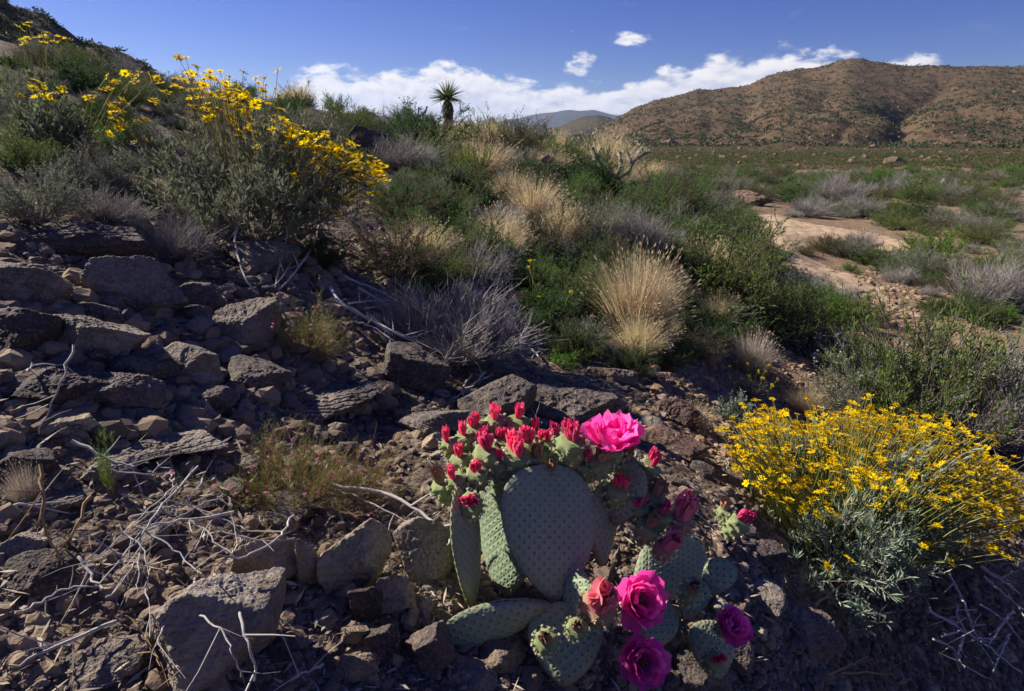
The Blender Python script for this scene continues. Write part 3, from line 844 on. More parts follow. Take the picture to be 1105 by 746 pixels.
B_('leafy_shrub', 'leafy_shrub', 886, 204, 30, 20, 'bright green shrub on the valley floor above the wash', 'shrub')
# around the big dead shrub
B_('twiggy_shrub', 'dead_shrub', 500, 398, 170, 100, 'big dead grey twiggy shrub behind the prickly pear', 'shrub')
B_('twiggy_shrub', 'dead_shrub', 448, 372, 90, 70, 'smaller dead twiggy shrub left of the big dead one', 'shrub')
B_('flowering_shrub', 'flowering_shrub', 424, 306, 128, 74, 'dark shrub with tiny pink flowers right of the brittlebush', 'shrub')
B_('low_herb', 'low_herb', 566, 312, 60, 36, 'green leafy herb above the dead shrub', 'plant')
B_('low_herb', 'low_herb', 610, 396, 36, 24, 'small green herb among stones beside the dead shrub', 'plant')
B_('wispy_plant', 'wispy_plant', 334, 394, 96, 76, 'wispy green plant with pink flowers beside the big left boulder', 'plant')
B_('wispy_plant', 'wispy_plant', 308, 560, 170, 92, 'wide wispy plant with pink flowers over the lower left rubble', 'plant')
B_('wispy_plant', 'wispy_plant', 390, 545, 90, 74, 'smaller wispy plant with pink flowers left of the prickly pear', 'plant')
B_('sprig', 'sprig', 124, 540, 34, 76, 'upright green sprig in the left rubble', 'plant')
B_('sprig', 'sprig', 168, 346, 26, 28, 'tiny green sprig between dark left rocks', 'plant')
B_('sprig', 'sprig', 118, 490, 34, 40, 'short green sprig behind the upright one', 'plant')
B_('dry_bunch_grass', 'dry_bunch_grass', 30, 545, 40, 60, 'thin dry tuft at the edge of the left rubble', 'grass')

# left background slope: brush behind and beside the brittlebush
LB = [('grey_shrub', 'grey_shrub', 40, 246, 120, 90, 'soft grey-green shrub at the left edge above the dark slab', 'shrub'),
      ('grey_shrub', 'grey_shrub', 100, 215, 100, 70, 'soft grey-green shrub left of the brittlebush', 'shrub'),
      ('twiggy_shrub', 'twiggy_shrub', 120, 250, 90, 50, 'pale dead twigs at the left foot of the brittlebush', 'shrub'),
      ('olive_shrub', 'olive_shrub', 60, 165, 90, 60, 'olive shrub above the soft grey-green shrub', 'shrub'),
      ('dark_shrub', 'dark_shrub', 120, 150, 80, 56, 'dark shrub behind the left side of the brittlebush', 'shrub'),
      ('dark_shrub', 'dark_shrub', 84, 96, 70, 44, 'dark shrub on the slope below the shaded hill', 'shrub'),
      ('dark_shrub', 'dark_shrub', 40, 110, 60, 44, 'dark shrub beside the topmost yellow flowers', 'shrub'),
      ('green_shrub', 'green_shrub', 30, 190, 70, 54, 'green shrub at the left edge over pale twigs', 'shrub'),
      ('green_shrub', 'green_shrub', 140, 120, 60, 44, 'green shrub on the skyline left of the brittlebush', 'shrub'),
      ('olive_shrub', 'olive_shrub', 170, 104, 50, 30, 'olive shrub on the skyline behind the lone flower stalk', 'shrub'),
      ('grey_shrub', 'grey_shrub', 20, 130, 70, 50, 'grey shrub in the upper corner of the slope', 'shrub'),
      ('grey_shrub', 'grey_shrub', 330, 150, 70, 40, 'grey-green shrub behind the brittlebush flowers', 'shrub'),
      ('dark_shrub', 'dark_shrub', 316, 124, 44, 26, 'dark skyline shrub where the cloud bank begins', 'shrub'),
      ('green_shrub', 'green_shrub', 378, 142, 52, 36, 'green skyline shrub left of the triangular boulder', 'shrub'),
      ('grey_shrub', 'grey_shrub', 416, 148, 50, 34, 'grey-green skyline shrub behind the triangular boulder', 'shrub'),
      ('olive_shrub', 'olive_shrub', 354, 170, 70, 36, 'olive shrub left of the triangular boulder', 'shrub'),
      ('dark_shrub', 'dark_shrub', 380, 196, 60, 36, 'dark shrub under the triangular boulder', 'shrub'),
      ('olive_shrub', 'olive_shrub', 436, 186, 50, 26, 'olive shrub right of the triangular boulder', 'shrub'),
      ('dark_shrub', 'dark_shrub', 345, 290, 60, 60, 'dark leafy clump under the right end of the brittlebush', 'shrub'),
      ('twiggy_shrub', 'twiggy_shrub', 190, 282, 90, 60, 'bare twigs spilling from the foot of the brittlebush', 'shrub')]
for q in LB: B_(*q)

# random brush that fills the slope, the valley side and the valley floor
taken = [(*hit(px, py)[:2], wp * depth(hit(px, py)) / FPX) for px, py, wp in ((664, 222, 70), (658, 236, 60), (402, 176, 70), (589, 200, 50), (262, 276, 120), (806, 222, 40), (484, 140, 30))]
def fill(n, pxr, pyr, kinds, sizes, group, label, name=None, seed=1, avoid=True, hr=(.6, .85), maxd=60, mind=2.2, gap=.55, cat='shrub'):
    r = np.random.default_rng(seed); k = 0; tries = 0
    while k < n and tries < n * 12:
        tries += 1
        px, py = r.uniform(*pxr), r.uniform(*pyr)
        p = hit(px, py)
        d = depth(p)
        if d > maxd or d < mind: continue
        if avoid and in_poly(np.array([p[0]]), np.array([p[1]]), WASH)[0]: continue
        w = r.uniform(*sizes) * d / FPX
        if avoid and poly_sd(np.array([p[0]]), np.array([p[1]]), WASH)[0] > -w * .42: continue
        if any((p[0] - a) ** 2 + (p[1] - b) ** 2 < ((w + c) * .5 * gap) ** 2 for a, b, c in taken): continue
        taken.append((p[0], p[1], w))
        kk = kinds[r.integers(len(kinds))]; p[2] -= .02
        plant(kk, name or kk, p, w, w * r.uniform(*hr), label.get(kk) if isinstance(label, dict) else label, cat if 'grass' not in kk else 'grass', group.get(kk) if isinstance(group, dict) else group)
        k += 1

def gl(place):
    d = {'green_shrub': 'small green shrub', 'dark_shrub': 'small dark green shrub', 'leafy_shrub': 'small bright green shrub', 'grey_shrub': 'small grey-green shrub', 'olive_shrub': 'small olive shrub',
         'twiggy_shrub': 'small lavender-grey twiggy shrub', 'bunch_grass': 'small straw-coloured tuft', 'dry_bunch_grass': 'small pale dry tuft'}
    lab = {k: v + ' ' + place for k, v in d.items()}
    return lab, {k: v.replace('small ', '') + 's ' + place for k, v in d.items()}

lab, grp = gl('filling the slope between the ridge and the path')
fill(175, (430, 800), (165, 400), ['green_shrub', 'dark_shrub', 'grey_shrub', 'olive_shrub', 'twiggy_shrub', 'dark_shrub', 'green_shrub', 'dark_shrub', 'dark_shrub', 'olive_shrub', 'bunch_grass', 'green_shrub', 'grey_shrub', 'dark_shrub'], (32, 96), grp, lab, seed=4, maxd=14, gap=.44, hr=(.45, .75))
lab, grp = gl('along the skyline ridge')
fill(80, (300, 720), (112, 205), ['green_shrub', 'dark_shrub', 'grey_shrub', 'olive_shrub', 'dark_shrub', 'green_shrub', 'bunch_grass', 'olive_shrub'], (18, 46), grp, lab, seed=5, maxd=40, mind=5, gap=.6, hr=(.4, .7))
lab, grp = gl('on the left slope under the shaded hill')
fill(120, (0, 330), (62, 215), ['dark_shrub', 'olive_shrub', 'grey_shrub', 'green_shrub', 'dark_shrub', 'grey_shrub', 'twiggy_shrub'], (22, 60), grp, lab, seed=6, maxd=16, mind=1.7, gap=.6, hr=(.4, .65))
lab, grp = gl('beside the wash on the near valley floor')
fill(120, (690, 1105), (206, 345), ['green_shrub', 'grey_shrub', 'olive_shrub', 'green_shrub', 'grey_shrub', 'dark_shrub', 'green_shrub', 'olive_shrub', 'twiggy_shrub'], (20, 58), grp, lab, seed=7, maxd=30, mind=4, gap=.65, hr=(.4, .65))
lab, grp = gl('crowding the near right bank of the wash')
fill(26, (925, 1105), (285, 352), ['green_shrub', 'grey_shrub', 'olive_shrub', 'dark_shrub', 'leafy_shrub', 'grey_shrub'], (40, 84), grp, lab, seed=9, maxd=30, mind=3, gap=.6, hr=(.4, .6))
lab, grp = gl('crowding the near left bank of the wash')
fill(14, (750, 880), (275, 370), ['green_shrub', 'dark_shrub', 'dark_shrub', 'leafy_shrub', 'green_shrub'], (50, 96), grp, lab, seed=10, maxd=30, mind=3, gap=.45, hr=(.5, .7))
lab, grp = gl('scattered far out on the valley floor')
fill(170, (660, 1105), (189, 214), ['green_shrub', 'grey_shrub', 'olive_shrub', 'dark_shrub', 'leafy_shrub', 'grey_shrub', 'green_shrub'], (10, 30), grp, lab, seed=8, maxd=75, mind=14, gap=.8, hr=(.4, .7))

# ---- brittlebushes: leafy dome, long thin stalks, yellow heads
def flower_head_mesh(name, seed):
    r = np.random.default_rng(seed); mb = MB(); n = 12
    a = np.arange(n) * 2 * np.pi / n + r.uniform(0, .2, n)
    D = np.stack([np.cos(a), np.sin(a), r.uniform(-.15, .45, n)], -1)
    c = D * .18; c[:, 2] = .0
    leaves(mb, c, D, np.tile([0, 0, 1.0], (n, 1)) + r.normal(size=(n, 3)) * .15, r.uniform(.7, .95, n), r.uniform(.34, .46, n), 0, -.06)
    V, F = ico(1); V = V * [.27, .27, .16] + [0, 0, .05]
    mb.add(V, F, 1)
    a = np.arange(6) * np.pi / 3; ring = np.stack([np.cos(a) * .2, np.sin(a) * .2, np.full(6, -.02)], -1)
    mb.add(np.concatenate([ring, [[0, 0, -.3]]]), np.array([[i, (i + 1) % 6, 6] for i in range(6)])[:, ::-1], 2)
    return mb.mesh(name, [M['yellow'], M['disc'], M['stalk']], False)

HEADS = [flower_head_mesh('flower_head', 300 + i) for i in range(4)]

def heads_on(o, E, D, size, r, first=100):
    """the largest hundred heads are parts of their own, the rest one part"""
    inv = o.matrix_world.inverted()
    dist = np.linalg.norm(E + np.array(o.location), axis=1); order = np.argsort(dist / size)
    rest = MB()
    for q, i in enumerate(order):
        z = Vector(D[i]); M4 = Matrix.Translation(Vector(E[i])) @ z.to_track_quat('Z', 'Y').to_matrix().to_4x4() @ Matrix.Rotation(r.uniform(0, 6.28), 4, 'Z') @ Matrix.Scale(size[i], 4)
        me = HEADS[int(r.integers(4))]
        if q < first:
            h = link('flower_head', me, o); h.matrix_local = M4
        else:
            V = np.empty(len(me.vertices) * 3, np.float32); me.vertices.foreach_get('co', V); V = V.reshape(-1, 3)
            A4 = np.array(M4); V = V @ A4[:3, :3].T + A4[:3, 3]
            f3 = [list(p.vertices) for p in me.polygons if len(p.vertices) == 3]; f4 = [list(p.vertices) for p in me.polygons if len(p.vertices) == 4]
            m3 = [p.material_index for p in me.polygons if len(p.vertices) == 3]
            b = rest.n
            rest.v.append(V); rest.n += len(V)
            rest.f3.append(np.array(f3) + b); rest.m3.append(np.array(m3)); rest.f4.append(np.array(f4) + b); rest.m4.append(np.zeros(len(f4)))
    if rest.n:
        tag(link('flower_heads', rest.mesh('flower_heads', [M['yellow'], M['disc'], M['stalk']], False), o), kind='stuff')


def brittlebush(loc, w, h, E, label, leafm, seed, hs=.013, dome=.6, nleaf=6000, ll=.026, lw=.010, wind=(0.25, 0, 0), group='yellow brittlebushes'):
    """E: ends of the flower stalks relative to loc"""
    r = np.random.default_rng(seed)
    o = empty('brittlebush', loc); tag(o, label, 'flower bush', group)
    parts = shrub_meshes('brittlebush', seed, leafm, M['twig'], w=w, h=h * dome, nst=80, ntw=900, nleaf=nleaf, ll=ll, lw=lw, up=.6, tl=.16, tw=.0011, lump=.2)
    for pn, me in parts: link(pn, me, o)
    n = len(E); st = MB()
    B = E * np.array([.45, .45, .30]) + r.normal(size=(n, 3)) * .02
    C = B * .5 + E * .5 + np.array([0, 0, .06 * h]) + r.normal(size=(n, 3)) * .012
    tubes(st, bez(B, C, E, 6), np.full((n, 6), .0011), 3)
    link('flower_stalks', st.mesh('flower_stalks', M['stalk']), o)
    D = norm(np.array([0, 0, 1.0]) + r.normal(size=(n, 3)) * .35 + np.array(wind))
    bpy.context.view_layer.update()
    heads_on(o, E, D, hs * r.uniform(.75, 1.2, n), r)
    return o


def heads_px(spots, base, dd, r):
    """stalk ends over the places where the heads show: (px, py, spread x, spread y, number, depth change)"""
    out = []
    for px, py, sx, sy, n, dz in spots:
        for _ in range(n):
            out.append(P3(px + r.normal() * sx, py + r.normal() * sy, dd + dz + r.normal() * .045 * dd) - base)
    return np.array(out)

r_ = np.random.default_rng(77)
bl = hit(262, 276); bl = bl + np.array([-.05, .22, 0]); bl[2] = gz(bl[0], bl[1])[0] - .02
dl = depth(bl)
E = heads_px([(228, 80, 22, 5, 16, .1), (245, 92, 24, 7, 16, .1), (205, 95, 12, 8, 10, 0), (215, 105, 18, 8, 12, 0), (255, 105, 22, 10, 28, 0), (285, 95, 12, 8, 10, 0.1), (240, 122, 22, 7, 12, -.05), (275, 118, 16, 8, 12, 0),
              (305, 138, 20, 8, 34, -.05), (322, 150, 18, 8, 24, -.05), (345, 158, 16, 6, 16, 0), (365, 160, 12, 5, 14, 0), (375, 168, 14, 6, 14, 0), (398, 185, 10, 6, 18, 0), (408, 196, 8, 8, 16, 0), (345, 185, 20, 14, 16, -.05), (365, 210, 14, 8, 8, -.05),
              (193, 63, 3, 1, 2, .1), (202, 62, 3, 1, 1, .1), (130, 125, 6, 12, 12, .0), (128, 138, 6, 6, 8, 0), (115, 98, 5, 2, 3, 0), (98, 106, 4, 2, 3, 0), (152, 130, 4, 3, 2, 0), (152, 154, 4, 2, 2, 0), (166, 110, 3, 2, 2, 0)], bl, dl, r_)
brittlebush(bl, 250 * dl / FPX, 190 * dl / FPX, E, 'big brittlebush with yellow flowers on long stalks, high on the rocky slope', M['ggreen'], 401, hs=.0195, dome=.62, nleaf=11000, ll=.024, lw=.0075)
# two smaller clumps of the same flower up the slope
for px, py, wpx, spots, lb in ((42, 128, 70, [(40, 43, 12, 3, 16, 0), (28, 30, 4, 3, 3, 0)], 'yellow flower clump in the upper corner under the shaded hill'),
                               (58, 165, 70, [(55, 100, 12, 5, 12, 0), (44, 92, 6, 3, 5, 0), (135, 84, 14, 4, 14, 0)], 'yellow flower clump on the slope left of the big brittlebush')):
    b0 = hit(px, py); d0 = depth(b0); E = heads_px(spots, b0, d0, r_)
    brittlebush(b0, wpx * d0 / FPX, 90 * d0 / FPX, E, lb, M['ggreen'], 410 + px, hs=.017 * max(1, d0 / 2.2), nleaf=2500, ll=.03, lw=.01, dome=.5)

br = hit(930, 684); br = br + np.array([.03, .20, 0]); br[2] = gz(br[0], br[1])[0] - .02
dr = depth(br)
sp = []
for px, top, bot in ((810, 452, 505), (830, 448, 530), (852, 450, 545), (875, 452, 545), (900, 448, 540), (925, 446, 530), (950, 446, 530), (975, 450, 530), (1000, 456, 540), (1025, 466, 545), (1050, 480, 555), (1075, 498, 570), (1092, 515, 590)):
    n = 120
    for k in range(n):
        t = (k + .5) / n
        t2 = t ** 1.5
        sp.append((px, top + (bot - top) * t2, 14, 8, 1, .20 - .34 * t2))
for px, py in ((857, 532), (870, 548), (893, 545), (890, 562), (882, 558), (905, 555), (915, 603), (893, 610), (913, 600), (940, 617), (966, 607), (994, 592), (1000, 586), (1027, 606), (1012, 568), (1045, 583), (1030, 606), (948, 545), (972, 547), (838, 541), (876, 541), (1080, 560), (1072, 590), (1060, 540)):
    sp.append((px, py, 2, 2, 2, -.16))
E = heads_px(sp, br, dr, r_)
brittlebush(br, 250 * dr / FPX, 215 * dr / FPX, E, 'big bush densely topped with yellow flowers right of the prickly pear', M['silver'], 402, hs=.0112, dome=.60, nleaf=11000, ll=.024, lw=.0045, wind=(.35, 0, .1))
# small yellow flowers on thin stems behind it
b0 = hit(806, 432); d0 = depth(b0)
E = heads_px([(812, 400, 12, 7, 9, 0), (800, 412, 6, 4, 3, 0), (826, 402, 6, 5, 4, 0)], b0, d0, r_)
o = brittlebush(b0, 40 * d0 / FPX, 40 * d0 / FPX, E, 'few small yellow flowers on thin green stems above the silvery plant', M['stalk'], 420, hs=.012, nleaf=300, ll=.03, lw=.004)
b0 = hit(592, 352); d0 = depth(b0)
E = heads_px([(590, 335, 8, 8, 6, 0), (618, 330, 6, 10, 4, 0), (575, 278, 5, 6, 4, .3)], b0, d0, r_)
brittlebush(b0, 40 * d0 / FPX, 24 * d0 / FPX, E, 'sparse tiny yellow flowers right of the big dead shrub', M['stalk'], 421, hs=.010, nleaf=400, ll=.03, lw=.005)

# ---- yuccas
def yucca(loc, th, cr, label, seed, n=90, bloom=False, tr=.10):
    r = np.random.default_rng(seed); o = empty('yucca', loc); tag(o, label, 'yucca', 'yuccas of the ridge and the valley')
    if th > .05:
        mb = MB(); k = 9; z = np.linspace(-.1, th, k)
        tubes(mb, np.stack([np.sin(z * 2) * .02, np.cos(z * 1.7) * .02, z], -1)[None], (tr * np.linspace(1.15, .7, k) * r.uniform(.9, 1.1, k))[None], 9, 0, True)
        link('trunk', mb.mesh('yucca_trunk', M['thatch']), o)
        mb = MB(); m = 380; zz = r.uniform(.05, 1.0, m) * th; a = r.uniform(0, 6.28, m)
        rad = tr * (1.1 - .4 * zz / th)
        Bp = np.stack([np.cos(a) * rad * .6, np.sin(a) * rad * .6, zz], -1); Ep = np.stack([np.cos(a) * (rad + .06 * r.uniform(.4, 1.6, m)), np.sin(a) * (rad + .06 * r.uniform(.4, 1.6, m)), np.maximum(zz - r.uniform(.12, .32, m), 0)], -1)
        blades(mb, Bp, (Bp + Ep) / 2 + np.stack([np.cos(a), np.sin(a), 0 * a], -1) * .05, Ep, np.full(m, .035), 4)
        link('dead_leaf_skirt', mb.mesh('yucca_skirt', M['thatch'], False), o)
    mb = MB(); a = r.uniform(0, 6.28, n); po = np.arccos(r.uniform(-.35, 1.0, n))
    D = np.stack([np.sin(po) * np.cos(a), np.sin(po) * np.sin(a), np.cos(po)], -1)
    Bp = D * .05 + [0, 0, th]; L = cr * r.uniform(.75, 1.08, n)
    Ep = Bp + D * L[:, None]; Cc = Bp + D * (L * .5)[:, None] + [0, 0, .03]
    S1 = norm(np.cross(D, np.array([0, 0, 1.0]) + r.normal(size=(n, 3)) * .3))
    blades(mb, Bp, Cc, Ep, np.full(n, cr * .07), 6, 0, S1)
    blades(mb, Bp, Cc, Ep, np.full(n, cr * .06), 6, 0, norm(np.cross(D, S1)))
    link('crown', mb.mesh('yucca_crown', M['yucca'], False), o)
    if bloom:
        mb = MB(); m = 260; zz = r.uniform(0, 1, m); q = rdirs(m, r) * (cr * .16 * np.sin(np.pi * np.clip(zz * .85 + .1, 0, 1)))[:, None]; q[:, 2] += th + cr * .6 + zz * cr * .6
        leaves(mb, q, rdirs(m, r), rdirs(m, r), np.full(m, cr * .11), np.full(m, cr * .08))
        link('flower_spike', mb.mesh('yucca_bloom', M['spine'], False), o)
    return o

def yuc(px, pbase, hpx, crpx, label, seed, bloom=False, dist=None, n=90):
    p = hit(px, pbase)
    if dist is not None:
        q = ray(px, pbase); p = q * (dist / q[1]); p[2] = gz(p[0], p[1])[0]
    d = depth(p); yucca(p, max(0, (hpx - crpx) * d / FPX), crpx * d / FPX, label, seed, n, bloom, tr=3.4 * d / FPX)

yuc(484, 140, 50, 19, 'tall single-trunk yucca alone on the skyline', 501, n=110)
yuc(466, 140, 18, 11, 'short yucca just left of the tall skyline yucca', 502)
yuc(497, 141, 10, 10, 'stemless yucca just right of the tall skyline yucca', 503)
yuc(531, 146, 22, 13, 'yucca blades above the green skyline shrub', 504)
yuc(364, 130, 17, 11, 'small yucca far left on the skyline by the flowers', 505)
yuc(274, 104, 14, 9, 'small dark yucca top behind the brittlebush flowers', 506)
yuc(1014, 212, 15, 13, 'yucca with a cream flower spike on the valley floor', 507, True)
yuc(745, 192, 18, 10, 'dark upright yucca at the foot of the brown hill', 508)
yuc(823, 200, 18, 16, 'low spreading yucca above the orange bank', 509)
yuc(1045, 212, 18, 16, 'low yucca right of the blooming yucca', 510)

# ---- chollas: jointed stems in a coat of pale spines
def cholla(loc, h, label, seed, paths, rad, nsp=90):
    r = np.random.default_rng(seed); o = empty('cholla', loc); tag(o, label, 'cactus', 'chollas on the slope')
    for i, (P, pale) in enumerate(paths):
        P = np.array(P) * h; k = len(P)
        mb = MB()
        t = np.linspace(0, 1, (k - 1) * 6 + 1) * (k - 1); Q2 = np.stack([np.interp(t, np.arange(k), P[:, j]) for j in range(3)], -1)
        rr = rad * (1 + .22 * np.sin(t * 2 * np.pi * 1.0 + 1.5)) * (1 - .25 * t / t[-1])
        tubes(mb, Q2[None], rr[None], 8, 0, True)
        n = int(nsp * (k - 1) * (2.2 if pale else .5)); ti = r.uniform(0, len(Q2) - 1.001, n).astype(int)
        D = rdirs(n, r); c = Q2[ti] + D * rad * .7
        leaves(mb, c, D, rdirs(n, r), np.full(n, rad * 1.7), np.full(n, rad * .16), 1)
        link('trunk' if i == 0 else 'branch', mb.mesh('cholla_branch', [M['cholla'], M['spine']], False), o)
    return o

p = hit(664, 216); d = depth(p)
cholla(p, 54 * d / FPX, 'pale spiny cholla with thick branches on the slope above the straw tufts', 520,
       [([(0, 0, -.05), (.02, 0, .3), (-.05, .02, .5)], False), ([(-.02, 0, .4), (-.25, .05, .62), (-.42, 0, .80), (-.5, 0, 1.0)], True), ([(-.42, 0, .8), (-.32, .05, .98)], True), ([(0, 0, .42), (.1, .1, .7), (.05, .05, .92)], True),
        ([(.0, 0, .38), (.22, -.05, .55), (.36, 0, .8), (.48, .02, .98)], True), ([(.3, 0, .7), (.2, .1, .9)], True), ([(.36, 0, .8), (.62, 0, .92)], True), ([(.0, 0, .2), (.35, -.1, .33), (.6, -.05, .36)], True), ([(0, 0, .25), (-.3, -.1, .38), (-.35, -.1, .52)], False)], .040 * 58 * d / FPX * .80, 110)
p = hit(451, 140); d = depth(p)
cholla(p, 22 * d / FPX, 'thin cholla on the skyline left of the yuccas', 521, [([(0, 0, -.1), (0, 0, .5), (.1, 0, 1.0)], False), ([(0, 0, .4), (-.3, 0, .7), (-.32, 0, .95)], False), ([(0, 0, .5), (.4, 0, .8), (.5, 0, 1.05)], False)], .055 * 22 * d / FPX, 40)
p = hit(646, 196); d = depth(p)
cholla(p, 20 * d / FPX, 'small dark cholla behind the pale spiny cholla', 522, [([(0, 0, -.1), (0, 0, .5), (.1, 0, 1.0)], False), ([(0, 0, .3), (-.3, 0, .6), (-.35, 0, .95)], False), ([(0, 0, .3), (.3, 0, .6), (.4, 0, .9)], False)], .09 * 20 * d / FPX, 40)

# ---- scrub too far and too thick to count: the hills' dots and the far end of the valley floor
def scrub(name, pts, sizes, m, per, label, seed, lsz=(.16, .36)):
    r = np.random.default_rng(seed); n = len(pts); mb = MB()
    c = np.repeat(pts, per, 0); s = np.repeat(sizes, per)
    q = rdirs(len(c), r); q[:, 2] = np.abs(q[:, 2]) * .8
    b = c + q * (s * .5 * r.uniform(.1, .9, len(c)))[:, None]
    leaves(mb, b, norm(q + rdirs(len(c), r) * .7), rdirs(len(c), r), s * r.uniform(*lsz, len(c)), s * r.uniform(lsz[0] * .7, lsz[1] * .6, len(c)))
    o = link(name, mb.mesh(name, m, False)); tag(o, kind='stuff', label=label)
    return o

def on_hill(n, a, s, x, y, z, seed, smax=1.02, bias=1.0):
    r = np.random.default_rng(seed)
    i = r.integers(0, x.shape[0] - 1, n); ss = r.uniform(0, 1, n) ** bias * smax
    j = np.clip(np.searchsorted(s, ss), 1, len(s) - 1)
    u, v = r.uniform(0, 1, n), r.uniform(0, 1, n)
    def q(G): return (G[i, j - 1] * (1 - u) + G[i + 1, j - 1] * u) * (1 - v) + (G[i, j] * (1 - u) + G[i + 1, j] * u) * v
    return np.stack([q(x), q(y), q(z)], -1)

sel = (hRa > math.atan2(ray(560, 200)[0], ray(560, 200)[1])) & (hRa < R(62))
pts = on_hill(26000, hRa, hRs, hRx[sel], hRy[sel], hRz[sel], 61, bias=.8)
dn = fbm(pts * .03, 3, 5); pts = pts[dn > -.35 + .8 * np.random.default_rng(3).uniform(-.7, .7, len(pts))]
rs = np.random.default_rng(62)
near = np.hypot(pts[:, 0], pts[:, 1]) < 190
scrub('hill_foot_scrub', pts[near], rs.uniform(.5, 1.7, int(near.sum())), M['olive'], 46, 'olive scrub at the foot of the brown hill', 69, (.08, .18))
pts = pts[~near]
scrub('hill_scrub', pts, rs.uniform(.6, 1.9, len(pts)) * (1 + .3 * (rs.uniform(0, 1, len(pts)) > .9)), M['scrub'], 12, 'dark shrubs dotted over the brown hill', 63, (.26, .55))
pts = on_hill(2500, hRa, hRs, hRx[sel], hRy[sel], hRz[sel], 64, bias=.8)
pts[:, 2] += .1
selL = hLa > R(-75)
ptsL = on_hill(2600, hLa, hLs, hLx[selL], hLy[selL], hLz[selL], 65)
scrub('hillside_scrub', ptsL, rs.uniform(.4, 1.3, len(ptsL)), M['scrub'], 60, 'dark shrubs covering the shaded hillside', 66, (.10, .24))  # dark leaf colour stands in for the shade on this hillside
n = 6500; a_ = rs.uniform(R(0), R(58), n); r0_ = np.sqrt(rs.uniform(40 ** 2, 150 ** 2, n))
vx, vy = r0_ * np.sin(a_), r0_ * np.cos(a_)
vz = gz(vx, vy)
iA = np.clip(np.searchsorted(hRa, a_), 1, len(hRa) - 1)
hz_ = np.array([np.interp(rr, 84 + (470 - 84) * hRs[:60], hRz[i, :60], left=-99) for rr, i in zip(r0_, iA)])
vz = np.maximum(vz, hz_)
keep = fbm(np.stack([vx, vy, vx * 0], -1) * .09, 3, 8) > np.where(r0_ > 95, -.6, -.05)
V_ = np.stack([vx, vy, vz], -1)[keep]
hv = len(V_) // 2
scrub('valley_scrub', V_[:hv], rs.uniform(.5, 1.5, hv), M['olive'], 90, 'olive desert scrub thick on the far valley floor', 67, (.07, .16))
scrub('valley_scrub', V_[hv:], rs.uniform(.5, 1.6, len(V_) - hv), M['dgreen'], 90, 'dark green desert scrub mixed into the far valley floor', 68, (.07, .16))
# @@ROCKS@@
def hill_rocks():
    r = np.random.default_rng(90); mb = MB(); V, F = ico(0)
    P = on_hill(1300, hRa, hRs, hRx[sel], hRy[sel], hRz[sel], 91, bias=.8)
    oc = [(865, 100), (868, 105), (874, 108), (923, 97), (752, 101), (790, 97)]
    n = len(P); s = r.uniform(.4, 1.3, n) * (1 + 1.5 * (r.uniform(0, 1, n) > .97))
    VV = V[None] * (1 + r.uniform(-.3, .25, (n, len(V), 1))) * s[:, None, None] * np.array([.6, .6, .45]) + P[:, None]
    FF = (F[None] + (np.arange(n) * len(V))[:, None, None]).reshape(-1, 3)
    tag(link('hill_rubble', mb.add(VV.reshape(-1, 3), FF).mesh('hill_rubble', M['rock_red'], False)), kind='stuff', label='brown rocks strewn over the brown hill')
hill_rocks()
M['rock_granite'] = rockmat('speckled_granite', (.33, .29, .24), (.16, .13, .105), (.36, .26, .16), .8)
# ---------------------------------------------------------------- rocks
def rock_mesh(name, seed, m, dims, sub=5, npl=9, rough=.048, layered=0.0, sharp=34.0):
    """a broken stone: a lump cut by random planes, then weathered"""
    r = np.random.default_rng(seed); V, F = ico(sub)
    ya = r.uniform(0, 1.57); B6 = np.linalg.qr(np.array([[math.cos(ya), -math.sin(ya), 0], [math.sin(ya), math.cos(ya), 0], [0, 0, 1.0]]) + r.normal(size=(3, 3)) * .34)[0]
    N = np.concatenate([norm(np.concatenate([B6, -B6]) + r.normal(size=(6, 3)) * .30), norm(r.normal(size=(npl, 3)))])
    d = np.concatenate([r.uniform(.64, .98, 6), r.uniform(.66, 1.0, npl)])
    c = np.maximum(V @ N.T, 1e-3) / d
    rad = 1.0 / (np.sum(c ** sharp, 1) ** (1 / sharp)); rad = np.minimum(rad, 1.35)
    P = V * rad[:, None]
    P = P * np.array(dims) / 2
    s = float(np.mean(dims)); q = P / s + seed * 3.1
    dsp = rough * s * (fbm(q * 3.2, 5, seed, .6) + .45 * ridged(q * 7, 3, seed + 3) - .1 + .25 * fbm(q * 22, 2, seed + 5))
    if layered:
        a = norm(np.array([r.normal() * .3, r.normal() * .3, 1.0])); h = (P @ a) / s * 16 + fbm(q * 3, 3, seed + 8) * 1.2
        st = np.abs((h % 1) - .5) * 2
        dsp = dsp - layered * s * (st ** 6)
    P = P + V * dsp[:, None]
    return MB().add(P, F).mesh(name, m, sub >= 4)


def rock(px, py, wpx, hpx, m, label, seed, name='rock', group=None, deep=.8, sub=5, layered=0.0, tilt=0.0, lift=0.0, sink=.24, sharp=34.0, vert=1.0):
    p = hit(px, py + hpx * .46); d = depth(p)
    w = wpx * d / FPX; view = math.atan2(-p[2], math.hypot(p[0], p[1]))
    H = hpx * d / FPX
    D = w * deep
    h = max(.3 * H, (H - D * math.sin(view) * .75) / max(.45, math.cos(view))) * .98 * vert
    hd = np.array([p[0], p[1], 0]); hd /= np.linalg.norm(hd)
    c = p + hd * D * .42
    c[2] = min(gz(c[0], c[1])[0], p[2] + .5 * h) + h * (.5 - sink) + lift
    me = rock_mesh(name, seed, M[m], (w * 1.12, D * 1.1, h * 1.35), sub, layered=layered, sharp=sharp)
    me.name = 'rock'; o = link(name, me); o.location = c
    o.rotation_euler = (0, tilt, math.atan2(-hd[0], hd[1]))
    return tag(o, label, 'rock', group)


